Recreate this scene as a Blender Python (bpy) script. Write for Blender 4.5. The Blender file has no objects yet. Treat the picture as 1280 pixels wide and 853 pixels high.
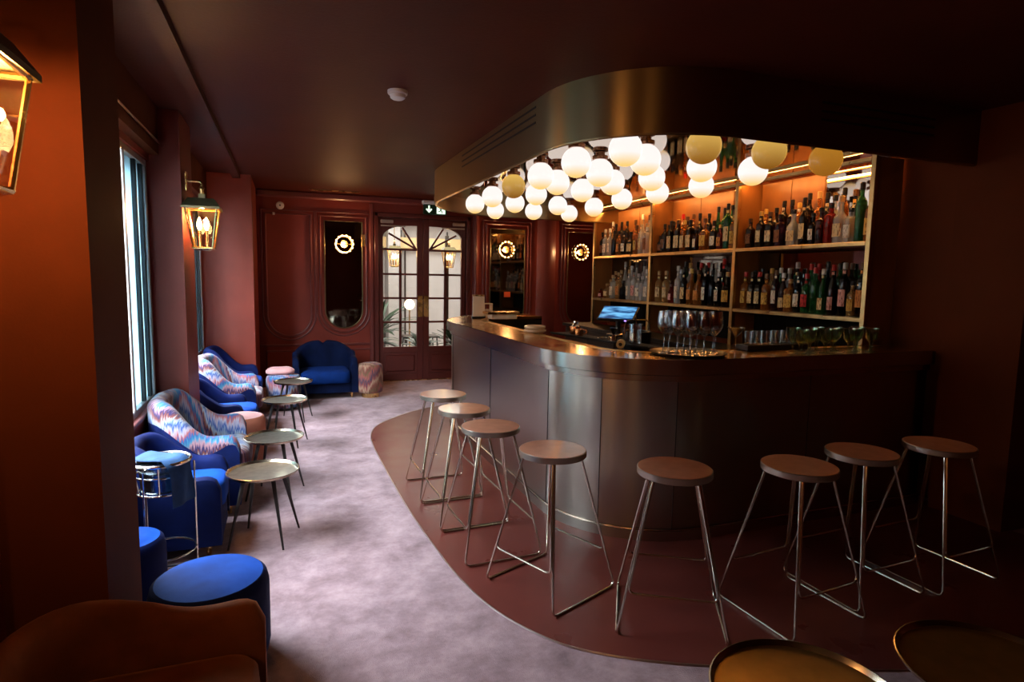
import bpy, math, random
from mathutils import Vector, Matrix
PI = math.pi
rnd = random.Random(7)
scn = bpy.context.scene
COL = scn.collection

# ------------------------------------------------------------------ camera
CAM_LOC = Vector((0, 0, 1.48))
yaw, pitch, roll = math.radians(20.66), math.radians(6.018), math.radians(0.986)
h_ = Vector((math.sin(yaw), math.cos(yaw), 0)); r_ = Vector((math.cos(yaw), -math.sin(yaw), 0)); z_ = Vector((0, 0, 1))
FW = h_ * math.cos(pitch) - z_ * math.sin(pitch); UPV = h_ * math.sin(pitch) + z_ * math.cos(pitch)
RV = r_ * math.cos(roll) + UPV * math.sin(roll); UV_ = -r_ * math.sin(roll) + UPV * math.cos(roll)
cd = bpy.data.cameras.new('camera'); cam = bpy.data.objects.new('camera', cd); COL.objects.link(cam)
cd.sensor_width = 36; cd.lens = 752.3 * 36 / 1280; cd.clip_start = 0.05; cd.clip_end = 200
m = Matrix((RV, UV_, -FW)).transposed().to_4x4(); m.translation = CAM_LOC
cam.matrix_world = m
scn.camera = cam

# ------------------------------------------------------------------ sky, daylight, exposure
world = bpy.data.worlds.new('overcast_sky'); scn.world = world; world.use_nodes = True
wn = world.node_tree.nodes; bg = wn['Background']
bg.inputs[0].default_value = (0.86, 0.90, 1.0, 1); bg.inputs[1].default_value = 20.0
vs = scn.view_settings
scn.display_settings.display_device = 'sRGB'
vs.view_transform = 'Standard'; vs.look = 'None'; vs.gamma = 1; vs.exposure = 1.32; vs.use_curve_mapping = False
def portal(name, loc, sx, sz):
    l = bpy.data.lights.new(name, 'AREA'); l.shape = 'RECTANGLE'; l.size = sx; l.size_y = sz
    l.cycles.is_portal = True
    o = bpy.data.objects.new(name, l); COL.objects.link(o); o.location = loc
    o.rotation_euler = (0, -PI / 2, 0)   # shines towards +x, into the room
    return o
portal('daylight_portal', (-0.93, 3.56, 1.45), 1.5, 1.9)
portal('daylight_portal', (-0.93, 6.12, 1.45), 1.5, 2.3)

# ------------------------------------------------------------------ material helpers
MATS = {}
def mat(name, col=(.5, .5, .5), rough=.5, metal=0., var=0., vscale=8., bump=0., bscale=60., trans=0., ior=1.45,
        emit=None, estr=0., spec=.5, sheen=0., stretch=None, rvar=0., coat=0., brushed=0.):
    m = bpy.data.materials.new(name); m.use_nodes = True; MATS[name] = m
    nt = m.node_tree; n = nt.nodes; L = nt.links; b = n['Principled BSDF']
    b.inputs['Base Color'].default_value = (*col, 1); b.inputs['Roughness'].default_value = rough
    b.inputs['Metallic'].default_value = metal; b.inputs['Transmission Weight'].default_value = trans
    b.inputs['IOR'].default_value = ior; b.inputs['Specular IOR Level'].default_value = spec
    if sheen: b.inputs['Sheen Weight'].default_value = sheen; b.inputs['Sheen Roughness'].default_value = .35; b.inputs['Sheen Tint'].default_value = (*[min(1, c * 2.5 + .05) for c in col], 1)
    if coat: b.inputs['Coat Weight'].default_value = coat; b.inputs['Coat Roughness'].default_value = .08
    if emit: b.inputs['Emission Color'].default_value = (*emit, 1); b.inputs['Emission Strength'].default_value = estr
    if brushed:   # fine horizontal brushing: reflections drawn out up and down
        cx = n.new('ShaderNodeCombineXYZ'); cx.inputs[2].default_value = 1; L.new(cx.outputs[0], b.inputs['Tangent']); b.inputs['Anisotropic'].default_value = brushed
    if var or bump or rvar:
        tc = n.new('ShaderNodeTexCoord'); mp = n.new('ShaderNodeMapping'); L.new(tc.outputs['Object'], mp.inputs['Vector'])
        if stretch: mp.inputs['Scale'].default_value = stretch
    if var:
        t = n.new('ShaderNodeTexNoise'); t.inputs['Scale'].default_value = vscale; t.inputs['Detail'].default_value = 5; L.new(mp.outputs[0], t.inputs['Vector'])
        r = n.new('ShaderNodeValToRGB'); r.color_ramp.elements[0].position = .3; r.color_ramp.elements[1].position = .7
        r.color_ramp.elements[0].color = (*[c * (1 - var) for c in col], 1); r.color_ramp.elements[1].color = (*[min(1, c * (1 + var)) for c in col], 1)
        L.new(t.outputs['Fac'], r.inputs[0]); L.new(r.outputs[0], b.inputs['Base Color'])
    if rvar:
        t = n.new('ShaderNodeTexNoise'); t.inputs['Scale'].default_value = vscale; t.inputs['Detail'].default_value = 6; L.new(mp.outputs[0], t.inputs['Vector'])
        r = n.new('ShaderNodeMapRange'); r.inputs['From Min'].default_value = .3; r.inputs['From Max'].default_value = .7
        r.inputs['To Min'].default_value = max(.03, rough - rvar); r.inputs['To Max'].default_value = rough + rvar
        L.new(t.outputs['Fac'], r.inputs['Value']); L.new(r.outputs[0], b.inputs['Roughness'])
    if bump:
        t = n.new('ShaderNodeTexNoise'); t.inputs['Scale'].default_value = bscale; t.inputs['Detail'].default_value = 3; L.new(mp.outputs[0], t.inputs['Vector'])
        bp = n.new('ShaderNodeBump'); bp.inputs['Strength'].default_value = bump; bp.inputs['Distance'].default_value = .01
        L.new(t.outputs['Fac'], bp.inputs['Height']); L.new(bp.outputs[0], b.inputs['Normal'])
    return m

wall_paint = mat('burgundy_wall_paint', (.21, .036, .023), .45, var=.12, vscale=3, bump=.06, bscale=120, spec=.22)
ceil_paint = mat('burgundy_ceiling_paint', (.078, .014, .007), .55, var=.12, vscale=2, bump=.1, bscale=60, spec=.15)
shaded_paint = mat('shade_toned_pier_paint', (.115, .027, .009), .7, var=.1, vscale=3, bump=.06, bscale=120, spec=.06)  # wall paint darkened: shade on piers and niche wall put into the colour
trim_paint = mat('burgundy_trim_paint', (.155, .038, .034), .33, var=.08, vscale=5, spec=.45)
door_paint = mat('burgundy_door_paint', (.105, .024, .020), .3, var=.1, vscale=5, spec=.45)
vinyl = mat('burgundy_vinyl_floor', (.118, .026, .020), .32, var=.1, vscale=4, rvar=.06, spec=.2)
steel_strip = mat('steel_strip', (.5, .4, .38), .35, 1)
black = mat('black_lacquer', (.012, .011, .011), .35, var=.2)
dark_wood = mat('dark_wood', (.03, .016, .01), .4, var=.3, vscale=6, stretch=(1, 1, 8))
bar_metal = mat('brushed_steel', (.47, .44, .38), .30, 1, brushed=.8)
fascia_metal = mat('brushed_nickel', (.58, .49, .40), .24, 1, brushed=.7)
canopy_metal = mat('bronzed_steel', (.36, .265, .135), .36, 1, brushed=.8)
brass_top = mat('brass_counter_sheet', (.82, .45, .12), .2, 1, var=.15, vscale=7, rvar=.08)
brass = mat('brass', (.76, .50, .20), .26, 1, var=.12, vscale=9, rvar=.06)
shelf_brass = mat('bronze_shelf_metal', (.50, .31, .125), .34, 1, var=.2, vscale=10, rvar=.08)
gold_panel = mat('amber_wood_panel', (.27, .105, .026), .32, var=.25, vscale=5, stretch=(1, 1, .25), spec=.5)
chrome = mat('chrome_wire', (.72, .68, .60), .16, 1)
nickel_wire = mat('nickel_wire', (.66, .60, .50), .22, 1)
seat_copper = mat('rose_laminate', (.66, .29, .175), .22, var=.1, vscale=12, coat=.35)
seat_rim = mat('brushed_nickel_rim', (.55, .49, .41), .36, 1)
mirror_m = mat('smoked_mirror', (.62, .56, .50), .03, 1)
soffit_m = mat('bronze_mirror_soffit', (.42, .34, .27), .05, 1)
darkmirror = mat('dark_mirror', (.22, .20, .18), .04, 1)
tray_metal = mat('hammered_pewter', (.46, .46, .39), .36, 1, var=.16, vscale=26)
tray_brass = mat('aged_brass_tray', (.64, .43, .15), .36, 1, var=.12, vscale=14)
tray_lip = mat('tray_rim_metal', (.52, .44, .32), .22, 1)
leg_black = mat('blackened_leg', (.016, .013, .012), .4, var=.2)
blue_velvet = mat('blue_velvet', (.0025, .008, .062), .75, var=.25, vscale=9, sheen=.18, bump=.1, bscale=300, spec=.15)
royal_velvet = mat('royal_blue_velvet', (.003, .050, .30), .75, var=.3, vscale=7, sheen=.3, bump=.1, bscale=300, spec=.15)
navy_velvet = mat('navy_velvet', (.002, .006, .030), .75, var=.25, vscale=9, sheen=.06, spec=.1)
navy_seat = mat('navy_seat_velvet', (.002, .020, .12), .75, var=.25, vscale=9, sheen=.06, spec=.1)
rust_velvet = mat('rust_velvet', (.25, .078, .024), .75, var=.2, vscale=9, sheen=.5, bump=.1, bscale=300, spec=.15)
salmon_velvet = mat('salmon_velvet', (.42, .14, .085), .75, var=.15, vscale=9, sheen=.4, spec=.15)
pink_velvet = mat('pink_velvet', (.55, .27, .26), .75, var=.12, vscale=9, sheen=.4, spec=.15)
napkin_m = mat('blue_cloth', (.016, .07, .19), .8, var=.2, vscale=20, bump=.3, bscale=200)
white_plastic = mat('white_plastic', (.72, .68, .66), .4, var=.03)
white_card = mat('cream_card', (.80, .68, .52), .6, var=.05)
ceramic = mat('cream_ceramic', (.80, .62, .42), .25, var=.03)
copper = mat('copper', (.80, .36, .16), .2, 1, var=.1)
grey_metal = mat('silver_painted_metal', (.42, .38, .36), .35, .6, var=.05)
pale_wall = mat('pale_plaster', (.52, .48, .47), .6, var=.04, vscale=3)
pale_floor = mat('pale_stone_floor', (.55, .50, .46), .4, var=.12, vscale=5)
leaf_m = mat('dark_green_leaf', (.010, .038, .012), .35, var=.4, vscale=10)
pot_m = mat('dark_pot', (.05, .04, .035), .5, var=.2)
black_plastic = mat('black_plastic', (.012, .012, .013), .3, var=.1)
rubber = mat('black_rubber', (.014, .013, .012), .7, bump=.5, bscale=200, var=.1)
facade_m = mat('dark_stone_facade', (.014, .016, .018), .8, var=.1, vscale=1)
pave_m = mat('wet_dark_pavement', (.015, .015, .015), .8, var=.2, vscale=3)
red_reflection = mat('orange_red_reflection', (.75, .11, .03), .4, var=.05)  # colour of a reflection seen in the mirror
sign_green = mat('sign_dark_green', (.008, .045, .022), .4, var=.05)
bulb_m = mat('warm_bulb', (1, .8, .5), .3, emit=(1, .62, .25), estr=18)
ringbulb_m = mat('small_warm_bulb', (1, .8, .5), .3, emit=(1, .58, .22), estr=2.4)
led_m = mat('amber_led_strip', (1, .7, .3), .4, emit=(1, .46, .12), estr=22)
sign_white = mat('lit_sign_white', (.8, .9, .8), .4, emit=(.75, 1, .75), estr=.55)
sign_led = mat('green_indicator', (.1, 1, .4), .4, emit=(.1, 1, .35), estr=2.2)
purple_led = mat('violet_indicator', (.2, .1, 1), .4, emit=(.25, .12, 1), estr=2.5)
tan_m = mat('tan_cork', (.62, .40, .16), .6, var=.2)
citrus = mat('citrus_peel', (.75, .38, .04), .45, var=.1)

def window_glass(name, tint=(1, 1, 1), base=.045, gain=.75, power=3.5):
    m = bpy.data.materials.new(name); m.use_nodes = True; nt = m.node_tree; n = nt.nodes; n.remove(n['Principled BSDF'])
    t = n.new('ShaderNodeBsdfTransparent'); t.inputs[0].default_value = (*tint, 1); g = n.new('ShaderNodeBsdfGlossy'); g.inputs['Roughness'].default_value = .02
    lw = n.new('ShaderNodeLayerWeight'); lw.inputs['Blend'].default_value = .5; pw = n.new('ShaderNodeMath'); pw.operation = 'POWER'; pw.inputs[1].default_value = power; nt.links.new(lw.outputs['Facing'], pw.inputs[0])
    f = n.new('ShaderNodeMath'); f.operation = 'MULTIPLY_ADD'; f.inputs[1].default_value = gain; f.inputs[2].default_value = base; nt.links.new(pw.outputs[0], f.inputs[0]); mx = n.new('ShaderNodeMixShader')
    nt.links.new(f.outputs[0], mx.inputs[0]); nt.links.new(t.outputs[0], mx.inputs[1]); nt.links.new(g.outputs[0], mx.inputs[2])
    nt.links.new(mx.outputs[0], n['Material Output'].inputs[0]); return m
def frosted_film():
    m = bpy.data.materials.new('frosted_window_film'); m.use_nodes = True; nt = m.node_tree; n = nt.nodes; n.remove(n['Principled BSDF'])
    t = n.new('ShaderNodeBsdfTranslucent'); t.inputs[0].default_value = (.33, .46, .50, 1); nt.links.new(t.outputs[0], n['Material Output'].inputs[0]); return m
film_m = frosted_film()
glass = window_glass('clear_glass', (.97, .96, .95), .16, .8, 1.9); green_glass = window_glass('pale_green_glass', (.76, .86, .64), .10, .85, 2.0)
pane_m = window_glass('window_pane_glass', (.93, .98, .98))
lantern_glass = window_glass('lantern_pane_glass', (1, .96, .88))

def carpet_mat():
    m = bpy.data.materials.new('mottled_mauve_carpet'); m.use_nodes = True; nt = m.node_tree; n = nt.nodes; L = nt.links; b = n['Principled BSDF']
    tc = n.new('ShaderNodeTexCoord')
    t1 = n.new('ShaderNodeTexNoise'); t1.inputs['Scale'].default_value = 4.2; t1.inputs['Detail'].default_value = 9; t1.inputs['Roughness'].default_value = .72; t1.inputs['Distortion'].default_value = .12
    L.new(tc.outputs['Object'], t1.inputs['Vector'])
    r = n.new('ShaderNodeValToRGB'); e = r.color_ramp.elements
    e[0].position = .32; e[0].color = (.19, .115, .128, 1); e[1].position = .66; e[1].color = (.46, .315, .335, 1)
    x = e.new(.49); x.color = (.32, .208, .226, 1)
    L.new(t1.outputs['Fac'], r.inputs[0]); L.new(r.outputs[0], b.inputs['Base Color'])
    t2 = n.new('ShaderNodeTexNoise'); t2.inputs['Scale'].default_value = 260; L.new(tc.outputs['Object'], t2.inputs['Vector'])
    bp = n.new('ShaderNodeBump'); bp.inputs['Strength'].default_value = .5; bp.inputs['Distance'].default_value = .006; L.new(t2.outputs['Fac'], bp.inputs['Height']); L.new(bp.outputs[0], b.inputs['Normal'])
    b.inputs['Roughness'].default_value = .95; b.inputs['Sheen Weight'].default_value = .15; b.inputs['Specular IOR Level'].default_value = .1
    return m
carpet = carpet_mat()

def flame_mat(name, cols, freq=7.0, amp=.10, uf=9.0):
    """flame-stitch fabric: zigzag waves of many colours (uses the mesh's UV in metres)"""
    m = bpy.data.materials.new(name); m.use_nodes = True; nt = m.node_tree; n = nt.nodes; L = nt.links; b = n['Principled BSDF']
    uv = n.new('ShaderNodeUVMap'); sp = n.new('ShaderNodeSeparateXYZ'); L.new(uv.outputs[0], sp.inputs[0])
    def M(op, a, c=None):
        q = n.new('ShaderNodeMath'); q.operation = op
        for i, v in enumerate((a, c)):
            if v is None: continue
            if isinstance(v, (int, float)): q.inputs[i].default_value = v
            else: L.new(v, q.inputs[i])
        return q.outputs[0]
    s1 = M('MULTIPLY', M('SINE', M('MULTIPLY', sp.outputs[0], uf * PI)), amp)
    s2 = M('MULTIPLY', M('PINGPONG', M('MULTIPLY', sp.outputs[0], uf * 4.1), 1.0), amp * .55)
    nz = n.new('ShaderNodeTexNoise'); nz.inputs['Scale'].default_value = 1.0; nz.inputs['Detail'].default_value = 4
    mp = n.new('ShaderNodeMapping'); mp.inputs['Scale'].default_value = (90, 7, 1); L.new(uv.outputs[0], mp.inputs['Vector']); L.new(mp.outputs[0], nz.inputs['Vector'])
    v = M('ADD', M('ADD', sp.outputs[1], M('ADD', s1, s2)), M('MULTIPLY', nz.outputs['Fac'], .26))
    f = M('FRACT', M('MULTIPLY', v, freq))
    r = n.new('ShaderNodeValToRGB'); e = r.color_ramp.elements
    k = len(cols)
    e[0].position = 0; e[0].color = (*cols[0], 1); e[1].position = .999; e[1].color = (*cols[0], 1)
    for i in range(1, k):
        x = e.new(i / k); x.color = (*cols[i], 1)
    L.new(f, r.inputs[0]); L.new(r.outputs[0], b.inputs['Base Color'])
    b.inputs['Roughness'].default_value = .75; b.inputs['Sheen Weight'].default_value = .15; b.inputs['Specular IOR Level'].default_value = .15
    return m
flame_blue = flame_mat('flame_stitch_fabric', [(.02, .06, .22), (.30, .27, .33), (.28, .07, .065), (.012, .07, .21), (.04, .16, .26), (.34, .17, .19), (.008, .015, .08), (.17, .045, .025), (.27, .32, .38)], 2.3, .10, 3.2)
flame_red = flame_mat('red_flame_stitch_fabric', [(.20, .05, .04), (.42, .28, .18), (.24, .05, .05), (.05, .05, .08), (.36, .10, .08), (.14, .10, .05)], 3.4, .09, 4)

def obj_color_mat(name, rough, trans=0., ior=1.33, label=False):
    m = bpy.data.materials.new(name); m.use_nodes = True; nt = m.node_tree; n = nt.nodes; L = nt.links; b = n['Principled BSDF']
    oi = n.new('ShaderNodeObjectInfo')
    b.inputs['Roughness'].default_value = rough; b.inputs['Transmission Weight'].default_value = trans; b.inputs['IOR'].default_value = ior
    if not label:
        L.new(oi.outputs['Color'], b.inputs['Base Color'])
    else:   # printed label: a frame and lines of ink, different on every bottle
        tc = n.new('ShaderNodeTexCoord'); mp = n.new('ShaderNodeMapping'); mp.inputs['Scale'].default_value = (70, 70, 24)
        ad = n.new('ShaderNodeVectorMath'); ad.operation = 'ADD'; L.new(tc.outputs['Object'], ad.inputs[0])
        cb = n.new('ShaderNodeCombineXYZ'); L.new(oi.outputs['Random'], cb.inputs[2]); L.new(oi.outputs['Random'], cb.inputs[0]); L.new(cb.outputs[0], ad.inputs[1])
        L.new(ad.outputs[0], mp.inputs['Vector']); t = n.new('ShaderNodeTexNoise'); t.inputs['Scale'].default_value = 1.6; t.inputs['Detail'].default_value = 2
        L.new(mp.outputs[0], t.inputs['Vector'])
        r = n.new('ShaderNodeValToRGB'); r.color_ramp.elements[0].position = .38; r.color_ramp.elements[0].color = (.32, .22, .17, 1); r.color_ramp.elements[1].position = .46; r.color_ramp.elements[1].color = (1, 1, 1, 1)
        L.new(t.outputs['Fac'], r.inputs[0]); mx = n.new('ShaderNodeMix'); mx.data_type = 'RGBA'; mx.blend_type = 'MULTIPLY'; mx.inputs[0].default_value = 1
        L.new(oi.outputs['Color'], mx.inputs[6]); L.new(r.outputs[0], mx.inputs[7]); L.new(mx.outputs[2], b.inputs['Base Color'])
    return m
bottle_m = obj_color_mat('bottle_glass', .04, .72)
cap_m = obj_color_mat('bottle_cap', .35)
label_m = obj_color_mat('paper_label', .6, label=True)

def globe_mat(name, top, bottom, lo=-.095, hi=.03):
    m = bpy.data.materials.new(name); m.use_nodes = True; nt = m.node_tree; n = nt.nodes; L = nt.links; b = n['Principled BSDF']
    tc = n.new('ShaderNodeTexCoord'); sp = n.new('ShaderNodeSeparateXYZ'); L.new(tc.outputs['Object'], sp.inputs[0])
    mr = n.new('ShaderNodeMapRange'); mr.inputs['From Min'].default_value = lo; mr.inputs['From Max'].default_value = hi; L.new(sp.outputs[2], mr.inputs['Value'])
    r = n.new('ShaderNodeValToRGB'); r.color_ramp.elements[0].color = (*bottom, 1); r.color_ramp.elements[1].color = (*top, 1)
    L.new(mr.outputs[0], r.inputs[0]); L.new(r.outputs[0], b.inputs['Emission Color']); b.inputs['Emission Strength'].default_value = GLOBE
    b.inputs['Base Color'].default_value = (.06, .045, .03, 1); b.inputs['Roughness'].default_value = .2
    return m
GLOBE = .42
globe_white = globe_mat('lit_opal_globe', (1.0, .91, .87), (1.0, .62, .19), hi=-.03)
globe_yellow = globe_mat('dim_amber_globe', (.70, .42, .09), (.24, .09, .008), hi=.07)
globe_dim = globe_mat('amber_globe', (.40, .165, .016), (.28, .10, .008), hi=.05)

# ------------------------------------------------------------------ mesh helpers
class MB:
    def __init__(s): s.v = []; s.f = []; s.uv = {}
    def add(s, vs, fs, uvs=None):
        o = len(s.v); s.v += [tuple(p) for p in vs]; s.f += [tuple(i + o for i in f) for f in fs]
        if uvs:
            for i, u in enumerate(uvs): s.uv[o + i] = u
        return s
    def box(s, x0, x1, y0, y1, z0, z1):
        vs = [(x, y, z) for x in (x0, x1) for y in (y0, y1) for z in (z0, z1)]
        return s.add(vs, [(0, 1, 3, 2), (4, 6, 7, 5), (0, 4, 5, 1), (2, 3, 7, 6), (0, 2, 6, 4), (1, 5, 7, 3)])
    def bbox(s, x0, x1, y0, y1, z0, z1, b=.005):
        """box with chamfered edges"""
        xs = (x0, x0 + b, x1 - b, x1); P = {}; vs = []
        def idx(p):
            if p not in P: P[p] = len(vs); vs.append(p)
            return P[p]
        fs = []
        X = (x0, x1); Y = (y0, y1); Z = (z0, z1)
        c = lambda lo, hi, i, inset: (lo + (b if inset else 0)) if i == 0 else (hi - (b if inset else 0))
        def pt(i, j, k, ax):
            return (c(x0, x1, i, ax != 0), c(y0, y1, j, ax != 1), c(z0, z1, k, ax != 2))
        for i in (0, 1): fs.append([idx(pt(i, j, k, 0)) for j, k in ((0, 0), (1, 0), (1, 1), (0, 1))][::1 if i else -1])
        for j in (0, 1): fs.append([idx(pt(i, j, k, 1)) for i, k in ((0, 0), (0, 1), (1, 1), (1, 0))][::1 if j else -1])
        for k in (0, 1): fs.append([idx(pt(i, j, k, 2)) for i, j in ((0, 0), (1, 0), (1, 1), (0, 1))][::1 if k else -1])
        for i in (0, 1):
            for j in (0, 1): fs.append([idx(pt(i, j, 0, 0)), idx(pt(i, j, 1, 0)), idx(pt(i, j, 1, 1)), idx(pt(i, j, 0, 1))])
            for k in (0, 1): fs.append([idx(pt(i, 0, k, 0)), idx(pt(i, 1, k, 0)), idx(pt(i, 1, k, 2)), idx(pt(i, 0, k, 2))])
        for j in (0, 1):
            for k in (0, 1): fs.append([idx(pt(0, j, k, 1)), idx(pt(1, j, k, 1)), idx(pt(1, j, k, 2)), idx(pt(0, j, k, 2))])
        for i in (0, 1):
            for j in (0, 1):
                for k in (0, 1): fs.append([idx(pt(i, j, k, 0)), idx(pt(i, j, k, 1)), idx(pt(i, j, k, 2))])
        return s.add(vs, fs)
    def lathe(s, prof, n=24, c=(0, 0, 0), sq=None, sy=1.):
        """prof: list of (r, z); closes on the axis where r = 0; sq = superellipse power for rounded-square sections"""
        vs = []; fs = []
        rings = []
        for r, z in prof:
            if r <= 1e-6:
                rings.append([len(vs)]); vs.append((c[0], c[1], c[2] + z)); continue
            ring = []
            for k in range(n):
                a = 2 * PI * k / n; ca, sa = math.cos(a), math.sin(a); q = r
                if sq: q = r / (abs(ca) ** sq + abs(sa) ** sq) ** (1 / sq)
                ring.append(len(vs)); vs.append((c[0] + q * ca, c[1] + q * sa * sy, c[2] + z))
            rings.append(ring)
        for A, B in zip(rings, rings[1:]):
            if len(A) == 1 and len(B) == 1: continue
            for k in range(n):
                k2 = (k + 1) % n
                if len(A) == 1: fs.append((A[0], B[k2], B[k]))
                elif len(B) == 1: fs.append((A[k], A[k2], B[0]))
                else: fs.append((A[k], A[k2], B[k2], B[k]))
        return s.add(vs, fs)
    def tube(s, pts, r, n=8, closed=False, r2=None):
        pts = [Vector(p) for p in pts]; N = len(pts); vs = []; fs = []
        prev = None
        for i, p in enumerate(pts):
            if closed: t = (pts[(i + 1) % N] - pts[i - 1])
            else: t = pts[min(i + 1, N - 1)] - pts[max(i - 1, 0)]
            t.normalize()
            if prev is None:
                a = Vector((0, 0, 1)) if abs(t.z) < .9 else Vector((1, 0, 0)); u = t.cross(a).normalized()
            else: u = (prev - t * prev.dot(t)).normalized()
            prev = u; w = t.cross(u)
            rr = r if r2 is None else r + (r2 - r) * i / (N - 1)
            for k in range(n):
                a = 2 * PI * k / n; vs.append(p + (u * math.cos(a) + w * math.sin(a)) * rr)
        for i in range(N if closed else N - 1):
            j = (i + 1) % N
            for k in range(n):
                k2 = (k + 1) % n; fs.append((i * n + k, i * n + k2, j * n + k2, j * n + k))
        if not closed:
            fs.append(tuple(range(n))[::-1]); fs.append(tuple((N - 1) * n + k for k in range(n)))
        return s.add(vs, fs)
    def prism(s, out, z0, z1):
        """outline (x, y) extruded in z"""
        n = len(out); vs = [(x, y, z0) for x, y in out] + [(x, y, z1) for x, y in out]
        return s.add(vs, [tuple(range(n))[::-1], tuple(range(n, 2 * n))] + [(k, (k + 1) % n, n + (k + 1) % n, n + k) for k in range(n)])
    def prism_y(s, out, y0, y1):
        """outline (x, z) extruded in y"""
        n = len(out); vs = [(x, y0, z) for x, z in out] + [(x, y1, z) for x, z in out]
        return s.add(vs, [tuple(range(n)), tuple(range(n, 2 * n))[::-1]] + [(k, n + k, n + (k + 1) % n, (k + 1) % n) for k in range(n)])
    def ribbon(s, A, B, z0, z1):
        """solid band between two plan polylines of equal length"""
        n = len(A); vs = [(x, y, z0) for x, y in A] + [(x, y, z0) for x, y in B] + [(x, y, z1) for x, y in A] + [(x, y, z1) for x, y in B]; fs = []
        for i in range(n - 1):
            a, b, c, d = i, i + 1, n + i + 1, n + i
            fs += [(a, d, c, b), (2 * n + a, 2 * n + b, 2 * n + c, 2 * n + d), (a, b, 2 * n + b, 2 * n + a), (d, 2 * n + d, 2 * n + c, c)]
        fs += [(0, 2 * n, 3 * n, n), (n - 1, 2 * n - 1, 4 * n - 1, 3 * n - 1)]
        return s.add(vs, fs)
    def grid(s, rows, uvs=None):
        n = len(rows[0]); vs = [p for r in rows for p in r]
        fs = [(i * n + k, i * n + k + 1, (i + 1) * n + k + 1, (i + 1) * n + k) for i in range(len(rows) - 1) for k in range(n - 1)]
        return s.add(vs, fs, [u for r in uvs for u in r] if uvs else None)
    def mesh(s, name, m, smooth=35):
        me = bpy.data.meshes.new(name); me.from_pydata(s.v, [], s.f)
        if s.uv:
            l = me.uv_layers.new(name='UVMap')
            for lp in me.loops: l.data[lp.index].uv = s.uv.get(lp.vertex_index, (0, 0))
        me.materials.append(m)
        import bmesh
        bm = bmesh.new(); bm.from_mesh(me); bmesh.ops.recalc_face_normals(bm, faces=bm.faces); bm.to_mesh(me); bm.free()
        if smooth:
            me.polygons.foreach_set('use_smooth', [True] * len(me.polygons)); me.set_sharp_from_angle(angle=math.radians(smooth))
        me.update(); return me
    def build(s, name, m, parent=None, smooth=35, world=False, loc=(0, 0, 0), rot=(0, 0, 0)):
        o = bpy.data.objects.new(name, None if False else s._w(name, m, parent, smooth, world)); COL.objects.link(o)
        o.location = loc; o.rotation_euler = rot
        if parent: o.parent = parent
        return o
    def _w(s, name, m, parent, smooth, world):
        if world and parent:
            off = Vector((0, 0, 0)); p = parent
            while p: off += p.location; p = p.parent
            s.v = [tuple(Vector(q) - off) for q in s.v]
        return s.mesh(name, m, smooth)
def link(name, me, parent=None, loc=(0, 0, 0), rot=(0, 0, 0), color=None):
    o = bpy.data.objects.new(name, me); COL.objects.link(o); o.location = loc; o.rotation_euler = rot
    if parent: o.parent = parent
    if color: o.color = (*color, 1)
    return o
def tag(o, label, cat, group=None):
    o['label'] = label; o['category'] = cat
    if group: o['group'] = group
    return o
def thing(name, label, cat, loc=(0, 0, 0), rz=0, group=None):
    o = bpy.data.objects.new(name, None); COL.objects.link(o); o.location = loc; o.rotation_euler = (0, 0, rz); o.empty_display_size = .1
    return tag(o, label, cat, group)
def struct(o, label=None, cat=None):
    o['kind'] = 'structure'
    if label: o['label'] = label
    if cat: o['category'] = cat
    return o
def children(o): return [c for c in COL.objects if c.parent == o]
KIDS = {}
def dup(root, loc, rz=0, label=None, group=None, colors=None):
    r = root.copy(); COL.objects.link(r); r.location = loc; r.rotation_euler = (0, 0, rz)
    if label: r['label'] = label
    if group: r['group'] = group
    for ch in KIDS.setdefault(root.name, children(root)):
        c = ch.copy(); COL.objects.link(c); c.parent = r
        for g in KIDS.setdefault(ch.name, children(ch)):
            d = g.copy(); COL.objects.link(d); d.parent = c
    return r
def fillet(pts, r, k=6, closed=False):
    pts = [Vector(p) for p in pts]; out = []; N = len(pts)
    for i, p in enumerate(pts):
        if not closed and i in (0, N - 1): out.append(p); continue
        a = pts[i - 1] - p; b = pts[(i + 1) % N] - p; la, lb = a.length, b.length; a.normalize(); b.normalize()
        q = min(r, la * .45, lb * .45)
        for j in range(k + 1):
            t = j / k; p0 = p + a * q; p2 = p + b * q
            out.append(p0 * (1 - t) ** 2 + p * 2 * t * (1 - t) + p2 * t ** 2)
    return out
ORD = ['', 'first', 'second', 'third', 'fourth', 'fifth', 'sixth', 'seventh', 'eighth', 'ninth', 'tenth', 'eleventh', 'twelfth', 'thirteenth', 'fourteenth', 'fifteenth', 'sixteenth', 'seventeenth', 'eighteenth', 'nineteenth', 'twentieth',
       'twenty-first', 'twenty-second', 'twenty-third', 'twenty-fourth', 'twenty-fifth', 'twenty-sixth', 'twenty-seventh', 'twenty-eighth', 'twenty-ninth', 'thirtieth']

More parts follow.
